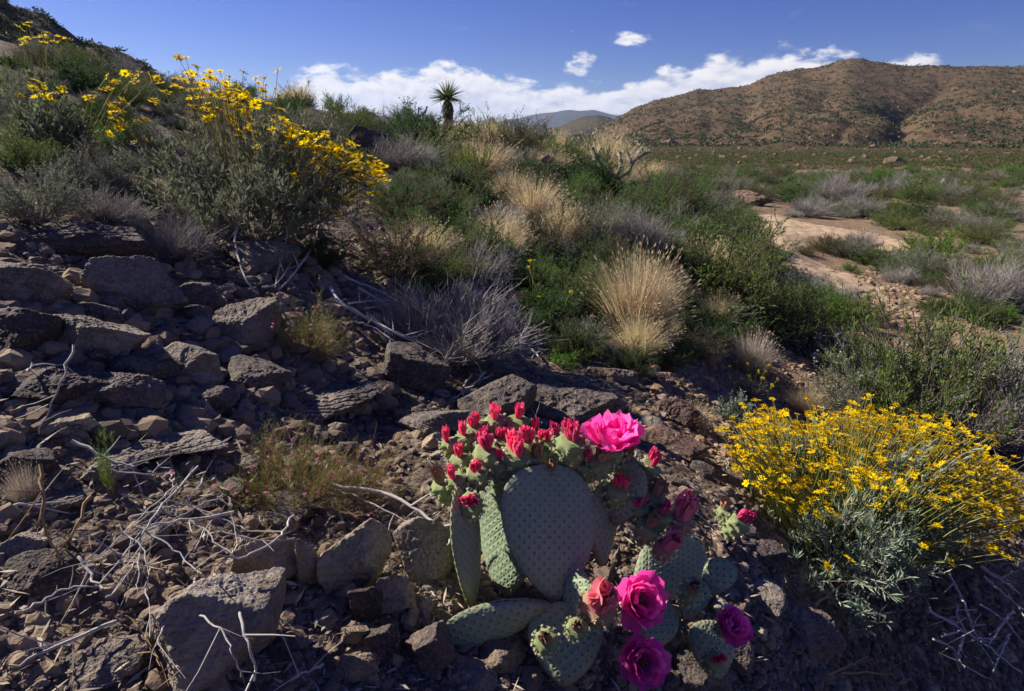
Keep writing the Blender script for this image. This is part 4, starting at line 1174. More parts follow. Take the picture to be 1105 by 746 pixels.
RK = [  # px, py centre, width, height, material, label, layered, depth ratio, tilt
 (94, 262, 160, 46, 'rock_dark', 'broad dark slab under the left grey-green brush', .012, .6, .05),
 (40, 305, 60, 50, 'rock_grey', 'lichened boulder at the left edge under the broad slab', .0, .8, 0),
 (156, 310, 86, 56, 'rock_grey', 'leaning slab below the left foot of the brittlebush', .02, .6, .5),
 (217, 318, 54, 42, 'rock_grey', 'blunt grey boulder below the brittlebush', 0, .8, .1),
 (122, 326, 30, 22, 'rock_grey', 'small rounded stone on the left of the leaning slab', 0, .8, 0),
 (290, 278, 66, 40, 'rock_grey', 'pale boulder behind the arched bare stems', 0, .8, .1),
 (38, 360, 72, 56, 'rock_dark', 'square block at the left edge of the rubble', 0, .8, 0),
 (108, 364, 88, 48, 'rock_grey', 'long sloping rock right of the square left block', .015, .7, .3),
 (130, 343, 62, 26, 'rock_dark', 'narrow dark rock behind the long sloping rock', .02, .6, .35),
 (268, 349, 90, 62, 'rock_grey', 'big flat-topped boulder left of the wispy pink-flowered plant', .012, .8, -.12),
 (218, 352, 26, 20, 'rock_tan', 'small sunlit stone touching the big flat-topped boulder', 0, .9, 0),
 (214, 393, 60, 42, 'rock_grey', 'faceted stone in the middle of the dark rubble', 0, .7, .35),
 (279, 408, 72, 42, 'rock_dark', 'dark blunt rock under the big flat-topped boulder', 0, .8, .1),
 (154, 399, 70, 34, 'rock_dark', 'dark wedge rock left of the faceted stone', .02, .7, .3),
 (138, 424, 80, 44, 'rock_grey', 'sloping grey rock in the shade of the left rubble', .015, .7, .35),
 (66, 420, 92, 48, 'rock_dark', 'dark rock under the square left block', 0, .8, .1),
 (350, 438, 116, 34, 'rock_grey', 'long layered slab with a sunlit top, middle of the rubble', .045, .6, -.05),
 (72, 460, 54, 28, 'rock_tan', 'tan stone beside the pale dry stalk', 0, .8, .2),
 (176, 486, 104, 34, 'rock_grey', 'flat grey slab behind the green sprigs', .03, .7, .1),
 (232, 436, 44, 26, 'rock_dark', 'small dark rock above the flat grey slab', 0, .8, 0),
 (36, 498, 60, 44, 'rock_dark', 'dark boulder at the left edge beside the green sprig', 0, .8, 0),
 (122, 508, 58, 30, 'rock_grey', 'grey flat stone between the sprig and the twig heap', .02, .7, 0),
 (62, 545, 66, 22, 'rock_grey', 'thin flat stone at the left, under the bleached stalks', .03, .6, 0),
 (30, 590, 46, 32, 'rock_grey', 'knobbly stone at the left edge of the twig heap', 0, .9, 0),
 (42, 624, 64, 50, 'rock_dark', 'dark rounded boulder under the left twigs', 0, .9, 0),
 (300, 548, 84, 34, 'rock_grey', 'half-shaded slab under the wide wispy plant', .02, .7, 0),
 (290, 612, 62, 40, 'rock_tan', 'warm brown boulder right of the twig heap', .015, .8, .1),
 (334, 614, 30, 38, 'rock_tan', 'upright sunlit tan stone right of the warm brown boulder', 0, .8, 0),
 (384, 612, 66, 54, 'rock_tan', 'angular grey block left of the prickly pear', 0, .75, .1),
 (464, 602, 64, 48, 'rock_grey', 'round flat-topped stone touching the left pad of the prickly pear', 0, .9, -.1),
 (246, 686, 138, 98, 'rock_granite', 'largest speckled boulder at the bottom of the rubble', .008, .85, -.12),
 (98, 716, 84, 42, 'rock_granite', 'rounded pale boulder at the bottom left', 0, .9, 0),
 (398, 655, 42, 36, 'rock_dark', 'dark stone left of the crumbly yellowish stone', 0, .9, 0),
 (428, 648, 52, 40, 'rock_tan', 'crumbly yellowish stone left of the lowest pad', .0, .9, .2),
 (466, 706, 60, 44, 'rock_grey', 'rough grey rock below the lowest left pad', 0, .9, 0),
 (540, 706, 56, 42, 'rock_tan', 'pitted stone between the rough grey rock and the buds', 0, .9, 0),
 (418, 698, 36, 32, 'rock_dark', 'brown block left of the rough grey rock', 0, .9, .1),
 (390, 690, 24, 22, 'rock_tan', 'small sunlit cube-like stone beside the brown block', 0, .9, 0),
 (386, 724, 44, 30, 'rock_tan', 'tan stone at the bottom under the brown block', 0, .9, 0),
 (506, 730, 62, 30, 'rock_grey', 'grey stone at the bottom below the lowest left pad', 0, .9, 0),
 (868, 672, 76, 58, 'rock_tan', 'cracked brown boulder between the prickly pear and the yellow bush', .02, .8, .3),
 (884, 724, 22, 22, 'rock_tan', 'small bright stone at the bottom below the cracked boulder', 0, .9, 0),
 (545, 424, 70, 58, 'rock_dark', 'dark upright boulder left of its twin behind the prickly pear', 0, .7, .1),
 (612, 430, 110, 56, 'rock_dark', 'wide dark boulder behind the top buds of the prickly pear', .02, .6, .08),
 (450, 398, 66, 54, 'rock_dark', 'dark boulder at the left foot of the big dead shrub', 0, .8, .2),
 (468, 454, 70, 30, 'rock_grey', 'low grey rock left of the highest red buds', .03, .7, 0),
 (665, 400, 44, 24, 'rock_tan', 'reddish tan rock under the largest straw tuft', .02, .7, .15),
 (660, 436, 28, 24, 'rock_tan', 'light tan stone above the big pink flower', 0, .8, 0),
 (730, 440, 50, 32, 'rock_red', 'reddish slab above the dry brown tuft', .03, .7, .3),
 (728, 474, 64, 32, 'rock_red', 'lower reddish slab right of the big pink flower', .03, .7, .25),
 (589, 178, 30, 32, 'rock_red', 'reddish boulder standing near the end of the ridge', 0, .8, .1),
 (402, 154, 50, 36, 'rock_dark', 'dark triangular boulder on the skyline ridge', 0, .7, .35),
 (632, 288, 22, 16, 'rock_red', 'orange stone left of the lavender shrub by the straw tufts', 0, .8, 0),
 (564, 321, 20, 12, 'rock_red', 'pinkish stone above the big dead shrub', 0, .8, 0),
 (582, 288, 18, 14, 'rock_tan', 'pale stone above the green leafy herb', 0, .8, 0),
 (626, 367, 40, 12, 'rock_red', 'flat reddish slab left of the largest straw tuft', .03, .7, 0),
 (464, 228, 16, 22, 'rock_red', 'reddish stone peeping between the dark ridge shrubs', 0, .8, 0),
 (545, 170, 26, 12, 'rock_dark', 'dark stone among the lavender ridge shrubs', 0, .8, 0),
 (806, 214, 46, 14, 'rock_red', 'crumbling orange bank at the far bend of the path', .02, .6, 0),
 (790, 705, 40, 34, 'rock_dark', 'dark stone under the lowest right flower', 0, .9, 0),
 (735, 718, 46, 32, 'rock_dark', 'dark stone right of the bottom flower', 0, .9, 0),
 (820, 590, 54, 30, 'rock_dark', 'flat dark stone right of the prickly pear', .02, .8, 0),
 (822, 640, 50, 34, 'rock_grey', 'grey shaded stone left of the cracked boulder', 0, .9, 0),
]
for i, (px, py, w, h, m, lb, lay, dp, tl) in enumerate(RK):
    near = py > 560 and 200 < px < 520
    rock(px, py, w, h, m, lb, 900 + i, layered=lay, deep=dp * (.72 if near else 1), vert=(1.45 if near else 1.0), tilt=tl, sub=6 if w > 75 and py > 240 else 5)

# smaller stones, each by itself, from a stock of shapes
STOCK = {m: [rock_mesh('stone', 1000 + i * 7 + j, M[m], (1, .8, .75), 4, layered=(.0 if i % 2 else .02), rough=.045) for i in range(5)] for j, m in enumerate(('rock_grey', 'rock_dark', 'rock_tan', 'rock_red'))}
ADJ = {'rock_grey': 'grey', 'rock_dark': 'dark brown', 'rock_tan': 'tan', 'rock_red': 'reddish'}
def stones(n, poly, size, mats, place, seed, sq=(.6, .95)):
    r = np.random.default_rng(seed); k = 0
    px_, py_ = [p[0] for p in poly], [p[1] for p in poly]
    while k < n:
        x, y = r.uniform(min(px_), max(px_)), r.uniform(min(py_), max(py_))
        if not in_poly(np.array([x]), np.array([y]), poly)[0]: continue
        p = hit(x, y); d = depth(p); s = size[0] + (size[1] - size[0]) * r.uniform() ** 2.2
        s = s * d / FPX; m = mats[r.integers(len(mats))]
        o = link('stone', STOCK[m][r.integers(5)])
        o.scale = (s, s * r.uniform(.8, 1.2), s * r.uniform(*sq)); o.location = (p[0], p[1], p[2] + s * .12); o.rotation_euler = (r.normal() * .35, r.normal() * .35, r.uniform(0, 6.28))
        tag(o, f'small {ADJ[m]} stone {place}', 'stone', f'small {ADJ[m]} stones {place}')
        k += 1
GDT = ['rock_grey', 'rock_dark', 'rock_tan', 'rock_grey']
stones(46, [(0, 250), (330, 280), (400, 340), (420, 460), (0, 480)], (10, 44), ['rock_grey', 'rock_dark', 'rock_dark'], 'in the shaded rubble below the brittlebush', 71)
stones(42, [(0, 480), (330, 470), (330, 600), (180, 690), (0, 746)], (8, 40), GDT, 'in the rubble round the twig heap', 72)
stones(62, [(310, 560), (490, 560), (560, 746), (290, 746)], (6, 26), ['rock_grey', 'rock_tan', 'rock_tan', 'rock_dark'], 'left of the prickly pear', 73)
stones(26, [(330, 440), (480, 420), (490, 560), (340, 560)], (8, 30), GDT, 'between the layered slab and the prickly pear', 74)
stones(32, [(560, 350), (700, 380), (800, 480), (640, 480), (500, 440)], (6, 26), ['rock_tan', 'rock_dark', 'rock_red', 'rock_grey'], 'under the dead shrub and straw tuft', 75)
stones(34, [(700, 470), (790, 480), (870, 620), (920, 746), (720, 746), (780, 600)], (7, 30), ['rock_dark', 'rock_grey', 'rock_tan', 'rock_dark'], 'between the prickly pear and the yellow bush', 76)
stones(20, [(880, 620), (1105, 560), (1105, 746), (900, 746)], (6, 26), ['rock_dark', 'rock_tan', 'rock_grey'], 'in the shade under the right yellow bush', 79)
stones(16, [(780, 205), (870, 205), (890, 290), (960, 330), (1105, 340), (1105, 250)], (3, 7), ['rock_tan', 'rock_red'], 'on the banks of the wash', 77)
stones(16, [(420, 210), (700, 230), (640, 350), (430, 300)], (5, 14), ['rock_tan', 'rock_dark', 'rock_red'], 'among the shrubs of the slope', 78)

def litter(n, pxr, pyr, label, seed):
    r = np.random.default_rng(seed); C = []
    for _ in range(n):
        p = hit(r.uniform(*pxr), r.uniform(*pyr))
        if depth(p) < 6: C.append(p)
    C = np.array(C); k = len(C); mb = MB(); a = r.uniform(0, 6.28, k)
    D = norm(np.stack([np.cos(a), np.sin(a), r.normal(size=k) * .35], -1))
    leaves(mb, C + [0, 0, .006], D, norm(np.array([0, 0, 1.0]) + r.normal(size=(k, 3)) * .5), r.uniform(.008, .035, k), r.uniform(.0015, .005, k))
    tag(link('litter', mb.mesh('litter', M['straw_dry'], False)), kind='stuff', label=label)
litter(2200, (-20, 900), (300, 760), 'dry leaf and stem litter lying on the rubble', 95)

# gravel: nobody could count it
def gravel(n, pxr, pyr, size, m, label, seed):
    r = np.random.default_rng(seed); mb = MB()
    V, F = ico(1)
    px_, py_ = r.uniform(*pxr, n), r.uniform(*pyr, n)
    qs = np.stack([ray(a, b) for a, b in zip(px_, py_)]); t = np.exp(np.linspace(math.log(.35), math.log(9), 60))
    X = qs[:, None] * t[None, :, None]
    gzv = gz(X[..., 0].ravel(), X[..., 1].ravel(), False).reshape(n, -1)
    dd = X[..., 2] - gzv; i = np.argmax(dd < 0, 1); ok = (i > 0)
    ii = np.arange(n)[ok]; i = i[ok]; f = dd[ii, i - 1] / (dd[ii, i - 1] - dd[ii, i])
    P = X[ii, i - 1] + (X[ii, i] - X[ii, i - 1]) * f[:, None]; P[:, 2] = gz(P[:, 0], P[:, 1])
    k = len(P); d = P @ FW
    s = (size[0] + (size[1] - size[0]) * r.uniform(size=k) ** 2.5) * np.clip(d, .5, 3) ** .6
    sc = s[:, None] * np.stack([r.uniform(.7, 1.2, k), r.uniform(.6, 1.0, k), r.uniform(.4, .8, k)], -1)
    VV = V[None] * (1 + r.uniform(-.28, .22, (k, len(V), 1))) * sc[:, None] * .5
    a = r.uniform(0, 6.28, k); ca, sa = np.cos(a)[:, None], np.sin(a)[:, None]
    X2 = VV[..., 0] * ca - VV[..., 1] * sa; Y2 = VV[..., 0] * sa + VV[..., 1] * ca
    VV = np.stack([X2, Y2, VV[..., 2]], -1) + P[:, None] + [0, 0, 0]
    FF = (F[None] + (np.arange(k) * len(V))[:, None, None]).reshape(-1, 3)
    o = link('gravel', mb.add(VV.reshape(-1, 3), FF).mesh('gravel', m, False)); tag(o, kind='stuff', label=label)


def gravelmat(name, cols):
    m, t, out = mat(name)
    g = t.new('ShaderNodeNewGeometry'); r = g.outputs['Random Per Island']
    c = t.mix(r, cols[0], cols[1]); w = t.new('ShaderNodeTexWhiteNoise', noise_dimensions='1D'); t.l.new(r, w.inputs['W'])
    c = t.mix(t.smooth(w.outputs['Value'], .4, 1), c, cols[2])
    n = t.noise(g.outputs['Position'], 300, 3, .6)
    c = t.mix(t.math('MULTIPLY', n, .6), c, cols[3])
    t.l.new(principled(t, c, .9, .2, bump(t, n, .5, .003)), out.inputs['Surface'])
    return m
M['gravel'] = gravelmat('rubble_gravel', [(.20, .15, .11), (.12, .095, .08), (.34, .27, .20), (.07, .055, .045)])
M['gravel_warm'] = gravelmat('warm_rubble', [(.26, .18, .12), (.14, .105, .085), (.36, .27, .18), (.08, .06, .05)])
M['gravel_red'] = gravelmat('orange_gravel', [(.34, .21, .12), (.25, .16, .10), (.42, .32, .23), (.12, .08, .055)])
gravel(7000, (-20, 900), (440, 760), (.003, .014), M['gravel'], 'fine gravel between the stones of the rubble', 81)
gravel(4000, (330, 720), (560, 760), (.003, .015), M['gravel'], 'coarse sunlit gravel round the prickly pear', 82)
gravel(900, (-20, 900), (420, 770), (.018, .046), M['gravel_warm'], 'broken angular rubble between the larger stones', 86)
gravel(700, (-20, 420), (240, 470), (.03, .07), M['gravel_warm'], 'broken angular rubble of the upper slope', 87)
gravel(1500, (800, 1000), (225, 350), (.012, .06), M['gravel_red'], 'pebbles on the sandy path', 88)
gravel(4000, (-20, 800), (250, 460), (.006, .026), M['gravel'], 'gravel on the upper rubble slope', 83)
gravel(4500, (800, 1125), (500, 770), (.004, .024), M['gravel'], 'shaded gravel under the right yellow bush', 85)
gravel(5000, (700, 1125), (230, 500), (.008, .035), M['gravel_red'], 'orange gravel on the valley side', 84)

# ---------------------------------------------------------------- dead branches
def branch(pts, wpx, label, group, m='dead', lift=.05, name='dead_branch', d0=None, rise=None):
    """a bare stick through points on (or a little above) the rubble"""
    W3 = []
    for i, (px, py) in enumerate(pts):
        p = hit(px, py); L = lift if rise is None else rise[i]
        W3.append(p * (1 - L))
    W3 = np.array(W3); d = np.median(W3 @ FW)
    k = len(W3); t = np.linspace(0, k - 1, (k - 1) * 5 + 1)
    # smooth curve through the points
    Pp = np.vstack([2 * W3[0] - W3[1], W3, 2 * W3[-1] - W3[-2]]); out = []
    for tt in t:
        i = min(int(tt), k - 2); u = tt - i; a, b, c, e = Pp[i], Pp[i + 1], Pp[i + 2], Pp[i + 3]
        out.append(.5 * ((2 * b) + (c - a) * u + (2 * a - 5 * b + 4 * c - e) * u * u + (3 * b - a - 3 * c + e) * u ** 3))
    out = np.array(out); out = out + rng.normal(size=out.shape) * .0012
    mb = MB(); rad = wpx * d / FPX / 2
    tubes(mb, out[None], (rad * np.linspace(1.0, .45, len(out)))[None], 6, 0, True)
    # a few short side twigs
    n = max(2, k)
    j = rng.integers(1, len(out) - 1, n); L = rng.uniform(.02, .07, n)
    D = norm(rdirs(n) + norm(out[-1] - out[0]) * .8)
    tubes(mb, np.stack([out[j], out[j] + D * L[:, None] * .6, out[j] + D * L[:, None] + rdirs(n) * .004], 1), np.tile(np.array([.5, .4, .2]) * rad, (n, 1)), 4)
    return tag(link(name, mb.mesh(name, M[m])), label, 'branch', group)

def z7(*p): return [(x / 2.7625, 476 + y / 2.7625) for x, y in p]
def z5(*p): return [(350 + x / 2.7625, 220 + y / 2.7625) for x, y in p]
def z4(*p): return [(x / 2.7625, 220 + y / 2.7625) for x, y in p]
def z8(*p): return [(350 + x / 2.7625, 476 + y / 2.7625) for x, y in p]
def z9(*p): return [(705 + x / 2.7625, 476 + y / 2.7625) for x, y in p]
G1, L1 = 'bleached twigs of the heap', 'bleached bare twig in the tangled heap on the left rubble'
for pts, w in ((z7((590, 75), (470, 215), (400, 300), (300, 420)), 3), (z7((870, 220), (840, 280), (760, 330), (690, 340), (620, 270), (560, 235)), 3), (z7((700, 215), (560, 235), (420, 255)), 3.4),
               (z7((560, 190), (700, 245), (740, 270)), 2), (z7((380, 230), (560, 180), (640, 155)), 2), (z7((640, 260), (760, 295), (870, 290)), 2), (z7((400, 255), (520, 320), (600, 400)), 2.4),
               (z7((330, 90), (440, 100), (480, 65)), 1.8), (z7((510, 90), (515, 130), (500, 180)), 1.6), (z7((415, 330), (410, 400), (408, 450)), 1.8), (z7((360, 270), (430, 330), (440, 450), (445, 590)), 2.2),
               (z7((530, 130), (450, 200), (300, 340), (240, 370)), 2), (z7((610, 110), (540, 190), (460, 240)), 2), (z7((660, 160), (600, 190), (520, 235)), 1.6), (z7((320, 470), (380, 400), (430, 320)), 2), (z7((500, 540), (455, 620)), 1.6),
               (z7((690, 340), (700, 320), (720, 290)), 2)):
    branch(pts, w, L1, G1, lift=.10)
branch(z7((120, 70), (125, 200), (145, 290), (215, 390)), 4, 'upright brown stem left of the twig heap', None, 'dead_brown', rise=[.16, .13, .08, .02])
branch(z7((270, 160), (225, 260), (200, 310), (195, 350)), 3.4, 'short brown forked stem beside the upright brown stem', None, 'dead_brown', rise=[.13, .09, .06, .02])
branch(z7((40, 520), (120, 480), (200, 440), (320, 430), (360, 410)), 2.6, 'long thin twig reaching left out of the heap', None, lift=.06)
branch(z7((350, 535), (170, 610), (40, 680)), 5, 'thick bleached stick at the bottom left', None, lift=.04)
branch(z7((395, 540), (440, 600), (480, 670)), 2.4, 'thin twig leaning on the largest boulder', None, 'dead_brown', lift=.06)
branch(z7((580, 400), (590, 500), (650, 560), (700, 640), (715, 705)), 3, 'crooked twig lying over the largest speckled boulder', None, rise=[.05, .12, .14, .13, .08])
branch(z7((640, 400), (700, 470), (740, 600), (760, 710)), 5, 'thick pale stick lying over the largest speckled boulder', None, rise=[.05, .13, .14, .08])
branch(z7((235, 345), (270, 400), (300, 450)), 4, 'stout broken stick in the middle of the twig heap', None, lift=.08)
branch(z7((960, 665), (910, 690), (870, 710)), 3.4, 'short pale stick at the bottom by the gravel', None, lift=.03)
branch(z7((215, 0), (330, 55), (400, 80)), 4, 'pale stick behind the green sprig', None, lift=.06)
branch(z7((40, 185), (120, 190), (240, 165)), 3, 'bleached stick lying on the thin flat stone', None, lift=.05)
branch(z8((20, 130), (200, 165), (330, 245), (395, 330)), 5, 'grey curved branch touching the left pad of the prickly pear', None, lift=.08)
branch(z8((40, 145), (150, 190), (300, 270)), 2.5, 'thin grey branch beside the curved one left of the prickly pear', None, lift=.06)
G2, L2 = 'long dead stalks', 'long bleached stalk sweeping left from the big dead shrub'
for pts, w in ((z5((15, 250), (60, 300), (200, 380), (350, 445)), 3.4), (z5((60, 215), (180, 270), (300, 350), (360, 400)), 3), (z5((100, 250), (200, 310), (330, 400)), 3), (z5((120, 310), (230, 300), (330, 300)), 2), (z5((130, 330), (220, 390), (345, 440)), 2.6),
               (z5((20, 280), (120, 340), (260, 400), (350, 430)), 2.4), (z5((230, 310), (290, 330), (350, 380)), 2.2), (z5((70, 300), (160, 290), (260, 320)), 2), (z5((90, 350), (150, 370), (210, 410)), 2), (z5((250, 470), (320, 465), (375, 478)), 2.5)):
    branch(pts, w, L2, G2, lift=.08)
branch(z4((745, 15), (710, 60), (703, 130), (735, 230), (770, 270)), 3.2, 'arched bare stem before the right end of the brittlebush', None, rise=[.16, .13, .1, .06, .02])
branch(z4((955, 10), (945, 100), (890, 190), (835, 255)), 3.2, 'straight bare stem right of the arched one', None, rise=[.14, .1, .06, .02])
branch(z4((850, 0), (855, 90), (835, 180), (820, 250)), 2.6, 'thin bare stem between the arched and the straight one', None, rise=[.14, .1, .06, .02])
branch(z4((985, 245), (1020, 300), (1100, 345)), 3, 'pale bent stick right of the wispy plant', None, lift=.05)
branch(z4((780, 250), (830, 235), (870, 170)), 2, 'short pale twig at the foot of the bare stems', None, lift=.05)
branch(z4((220, 420), (190, 520), (150, 600), (110, 690)), 2.6, 'pale dry flower stalk over the shaded rubble', None, 'dead', rise=[.2, .16, .1, .02])
branch(z4((80, 500), (110, 480), (200, 480)), 2.4, 'thin pale stick by the dark left rock', None, lift=.05)
G3, L3 = 'pale dead twigs by the yellow bush', 'pale dead twig under the right yellow bush'
for pts, w in ((z9((820, 505), (900, 550), (980, 600), (1100, 690)), 3.4), (z9((880, 390), (920, 470), (945, 540), (975, 600)), 3.6), (z9((975, 375), (1030, 410), (1090, 455)), 4), (z9((1070, 510), (1030, 560), (995, 615)), 3.4), (z9((835, 590), (880, 610), (920, 645)), 3), (z9((1060, 575), (1040, 620), (1015, 690)), 3),
               (z9((985, 405), (1040, 450), (1100, 500)), 3), (z9((925, 580), (910, 640), (930, 680)), 3), (z9((905, 490), (910, 540)), 3), (z9((980, 490), (1040, 530), (1100, 600)), 2.6), (z9((860, 580), (930, 570), (1000, 600)), 2.6)):
    branch(pts, w, L3, G3, lift=.14)
branch(z9((480, 490), (560, 430), (640, 380)), 3, 'thin brown twig at the left foot of the yellow bush', None, 'dead_brown', lift=.05)
branch(z9((520, 700), (600, 660), (640, 640)), 2.4, 'thin tan twig at the bottom under the yellow bush', None, 'dead_brown', lift=.04)
branch(z9((560, 690), (640, 690), (720, 700)), 2.4, 'second tan twig lying level at the bottom', None, 'dead_brown', lift=.04)
branch(z9((385, 310), (390, 380), (400, 440)), 2, 'brown stem beside the shaded stone right of the prickly pear', None, 'dead_brown', lift=.05)
branch(z5((440, 60), (460, 100), (480, 125)), 3, 'bent white twig above the leafy herb', None, lift=.03)
for k, pts in enumerate((z5((435, 130), (432, 180)), z5((465, 115), (455, 190)), z5((490, 115), (500, 190)), z5((515, 120), (530, 185)), z5((555, 140), (540, 205)), z5((475, 140), (515, 200)))):
    branch([pts[0], ((pts[0][0] + pts[1][0]) / 2, (pts[0][1] + pts[1][1]) / 2), pts[1]], 2.6, 'short white stem in the cluster above the leafy herb', 'white stems above the leafy herb', rise=[.05, .03, .005])
for pts in (z5((750, 180), (680, 215), (640, 250)), z5((700, 215), (705, 270), (720, 300)), z5((660, 240), (700, 250), (760, 260)), z5((620, 435), (650, 470)), z5((480, 500), (430, 550), (390, 580)), z5((440, 510), (410, 560), (470, 600)), z5((610, 590), (630, 640))):
    branch(pts if len(pts) > 2 else [pts[0], tuple((np.array(pts[0]) + np.array(pts[1])) / 2), pts[1]], 2.6, 'short bleached twig on the stones round the big dead shrub', 'short twigs round the big dead shrub', lift=.03)
branch(z5((340, 250), (365, 215), (400, 210), (430, 215)), 2, 'thin bowed pale twig before the dark ridge shrubs', None, lift=.03)
branch([(893, 398), (908, 415), (918, 425)], 2.4, 'dark bare twig standing on the orange soil', None, 'twig_dark', rise=[.05, .02, .0])
branch([(919, 395), (919, 410), (917, 425)], 2.2, 'dark straight twig beside the other dark twig', None, 'twig_dark', rise=[.05, .02, .0])
# @@CACTUS@@
# ---------------------------------------------------------------- the beavertail prickly pear
def padmat():
    m, t, out = mat('prickly_pear_skin')
    tc = t.new('ShaderNodeTexCoord'); v = tc.outputs['Object']; at = t.new('ShaderNodeAttribute', attribute_name='areole'); ed = t.new('ShaderNodeAttribute', attribute_name='rim')
    n1 = t.noise(v, 18, 4, .6); n2 = t.noise(v, 160, 3, .6)
    c = t.mix(n1, (.245, .320, .190), (.315, .370, .235))
    c = t.mix(t.math('MULTIPLY', t.smooth(n2, .5, .8), .35), c, (.27, .31, .23))
    c = t.mix(t.math('MULTIPLY', ed.outputs['Fac'], t.math('ADD', .15, t.math('MULTIPLY', n1, .5))), c, (.24, .19, .15))
    c = t.mix(t.math('MULTIPLY', at.outputs['Fac'], .85), c, (.075, .085, .05))
    sx = t.new('ShaderNodeSeparateXYZ'); t.l.new(v, sx.inputs[0])
    oi = t.new('ShaderNodeObjectInfo')
    n4 = t.noise(v, 34, 5, .7, .8); n5 = t.noise(v, 9, 3, .5)
    c = t.mix(t.math('MULTIPLY', t.smooth(n4, .62, .72), .6), c, (.30, .23, .15))
    c = t.mix(t.math('MULTIPLY', t.smooth(n5, .45, .75), .35), c, (.17, .15, .15))
    c = t.mix(t.math('MULTIPLY', t.math('SUBTRACT', 1.0, t.smooth(t.math('ADD', sx.outputs[1], t.math('MULTIPLY', n4, .02)), .012, .04)), .7), c, (.25, .19, .12))
    hs = t.new('ShaderNodeHueSaturation'); t.l.new(c, hs.inputs['Color']); t.put(hs.inputs['Hue'], t.maprange(oi.outputs['Random'], 0, 1, .475, .52)); t.put(hs.inputs['Value'], t.maprange(oi.outputs['Random'], 0, 1, .85, 1.12))
    c = hs.outputs[0]
    p = principled(t, c, .62, .3, bump(t, n2, .25, .002))
    tr = t.new('ShaderNodeBsdfTranslucent'); t.put(tr.inputs['Color'], (.22, .30, .08))
    mx = t.new('ShaderNodeMixShader'); mx.inputs[0].default_value = .07
    t.l.new(p, mx.inputs[1]); t.l.new(tr.outputs[0], mx.inputs[2]); t.l.new(mx.outputs[0], out.inputs['Surface'])
    return m
M['pad'] = padmat()
M['pad_brown'] = barkmat('backlit_pad_skin', (.20, .13, .075), (.30, .21, .13), 40)  # brown look of a backlit pad put into the colour; not used
M['glochid'] = leafmat('glochid_tuft', (.27, .17, .07), (.40, .29, .15), .2, .4, hue=.01)
M['bud_skin'] = barkmat('green_bud_skin', (.17, .25, .09), (.27, .31, .14), 90, .6)
M['bud_rust'] = barkmat('rusty_bud_skin', (.30, .17, .10), (.40, .24, .15), 90, .6)
M['bud_tip'] = leafmat('crimson_bud_petal', (.78, .10, .24), (.86, .24, .36), .35, .35, .55, .3, .008)
M['bud_pink'] = leafmat('pink_bud_petal', (.80, .24, .32), (.82, .36, .40), .35, .3, .55, .3, .008)
M['petal'] = leafmat('magenta_petal', (.85, .11, .47), (.92, .30, .64), .48, .25, .5, .3, .006)
M['stamen'] = leafmat('stamen_filament', (.80, .35, .45), (.85, .70, .35), .3, .3, hue=.01)


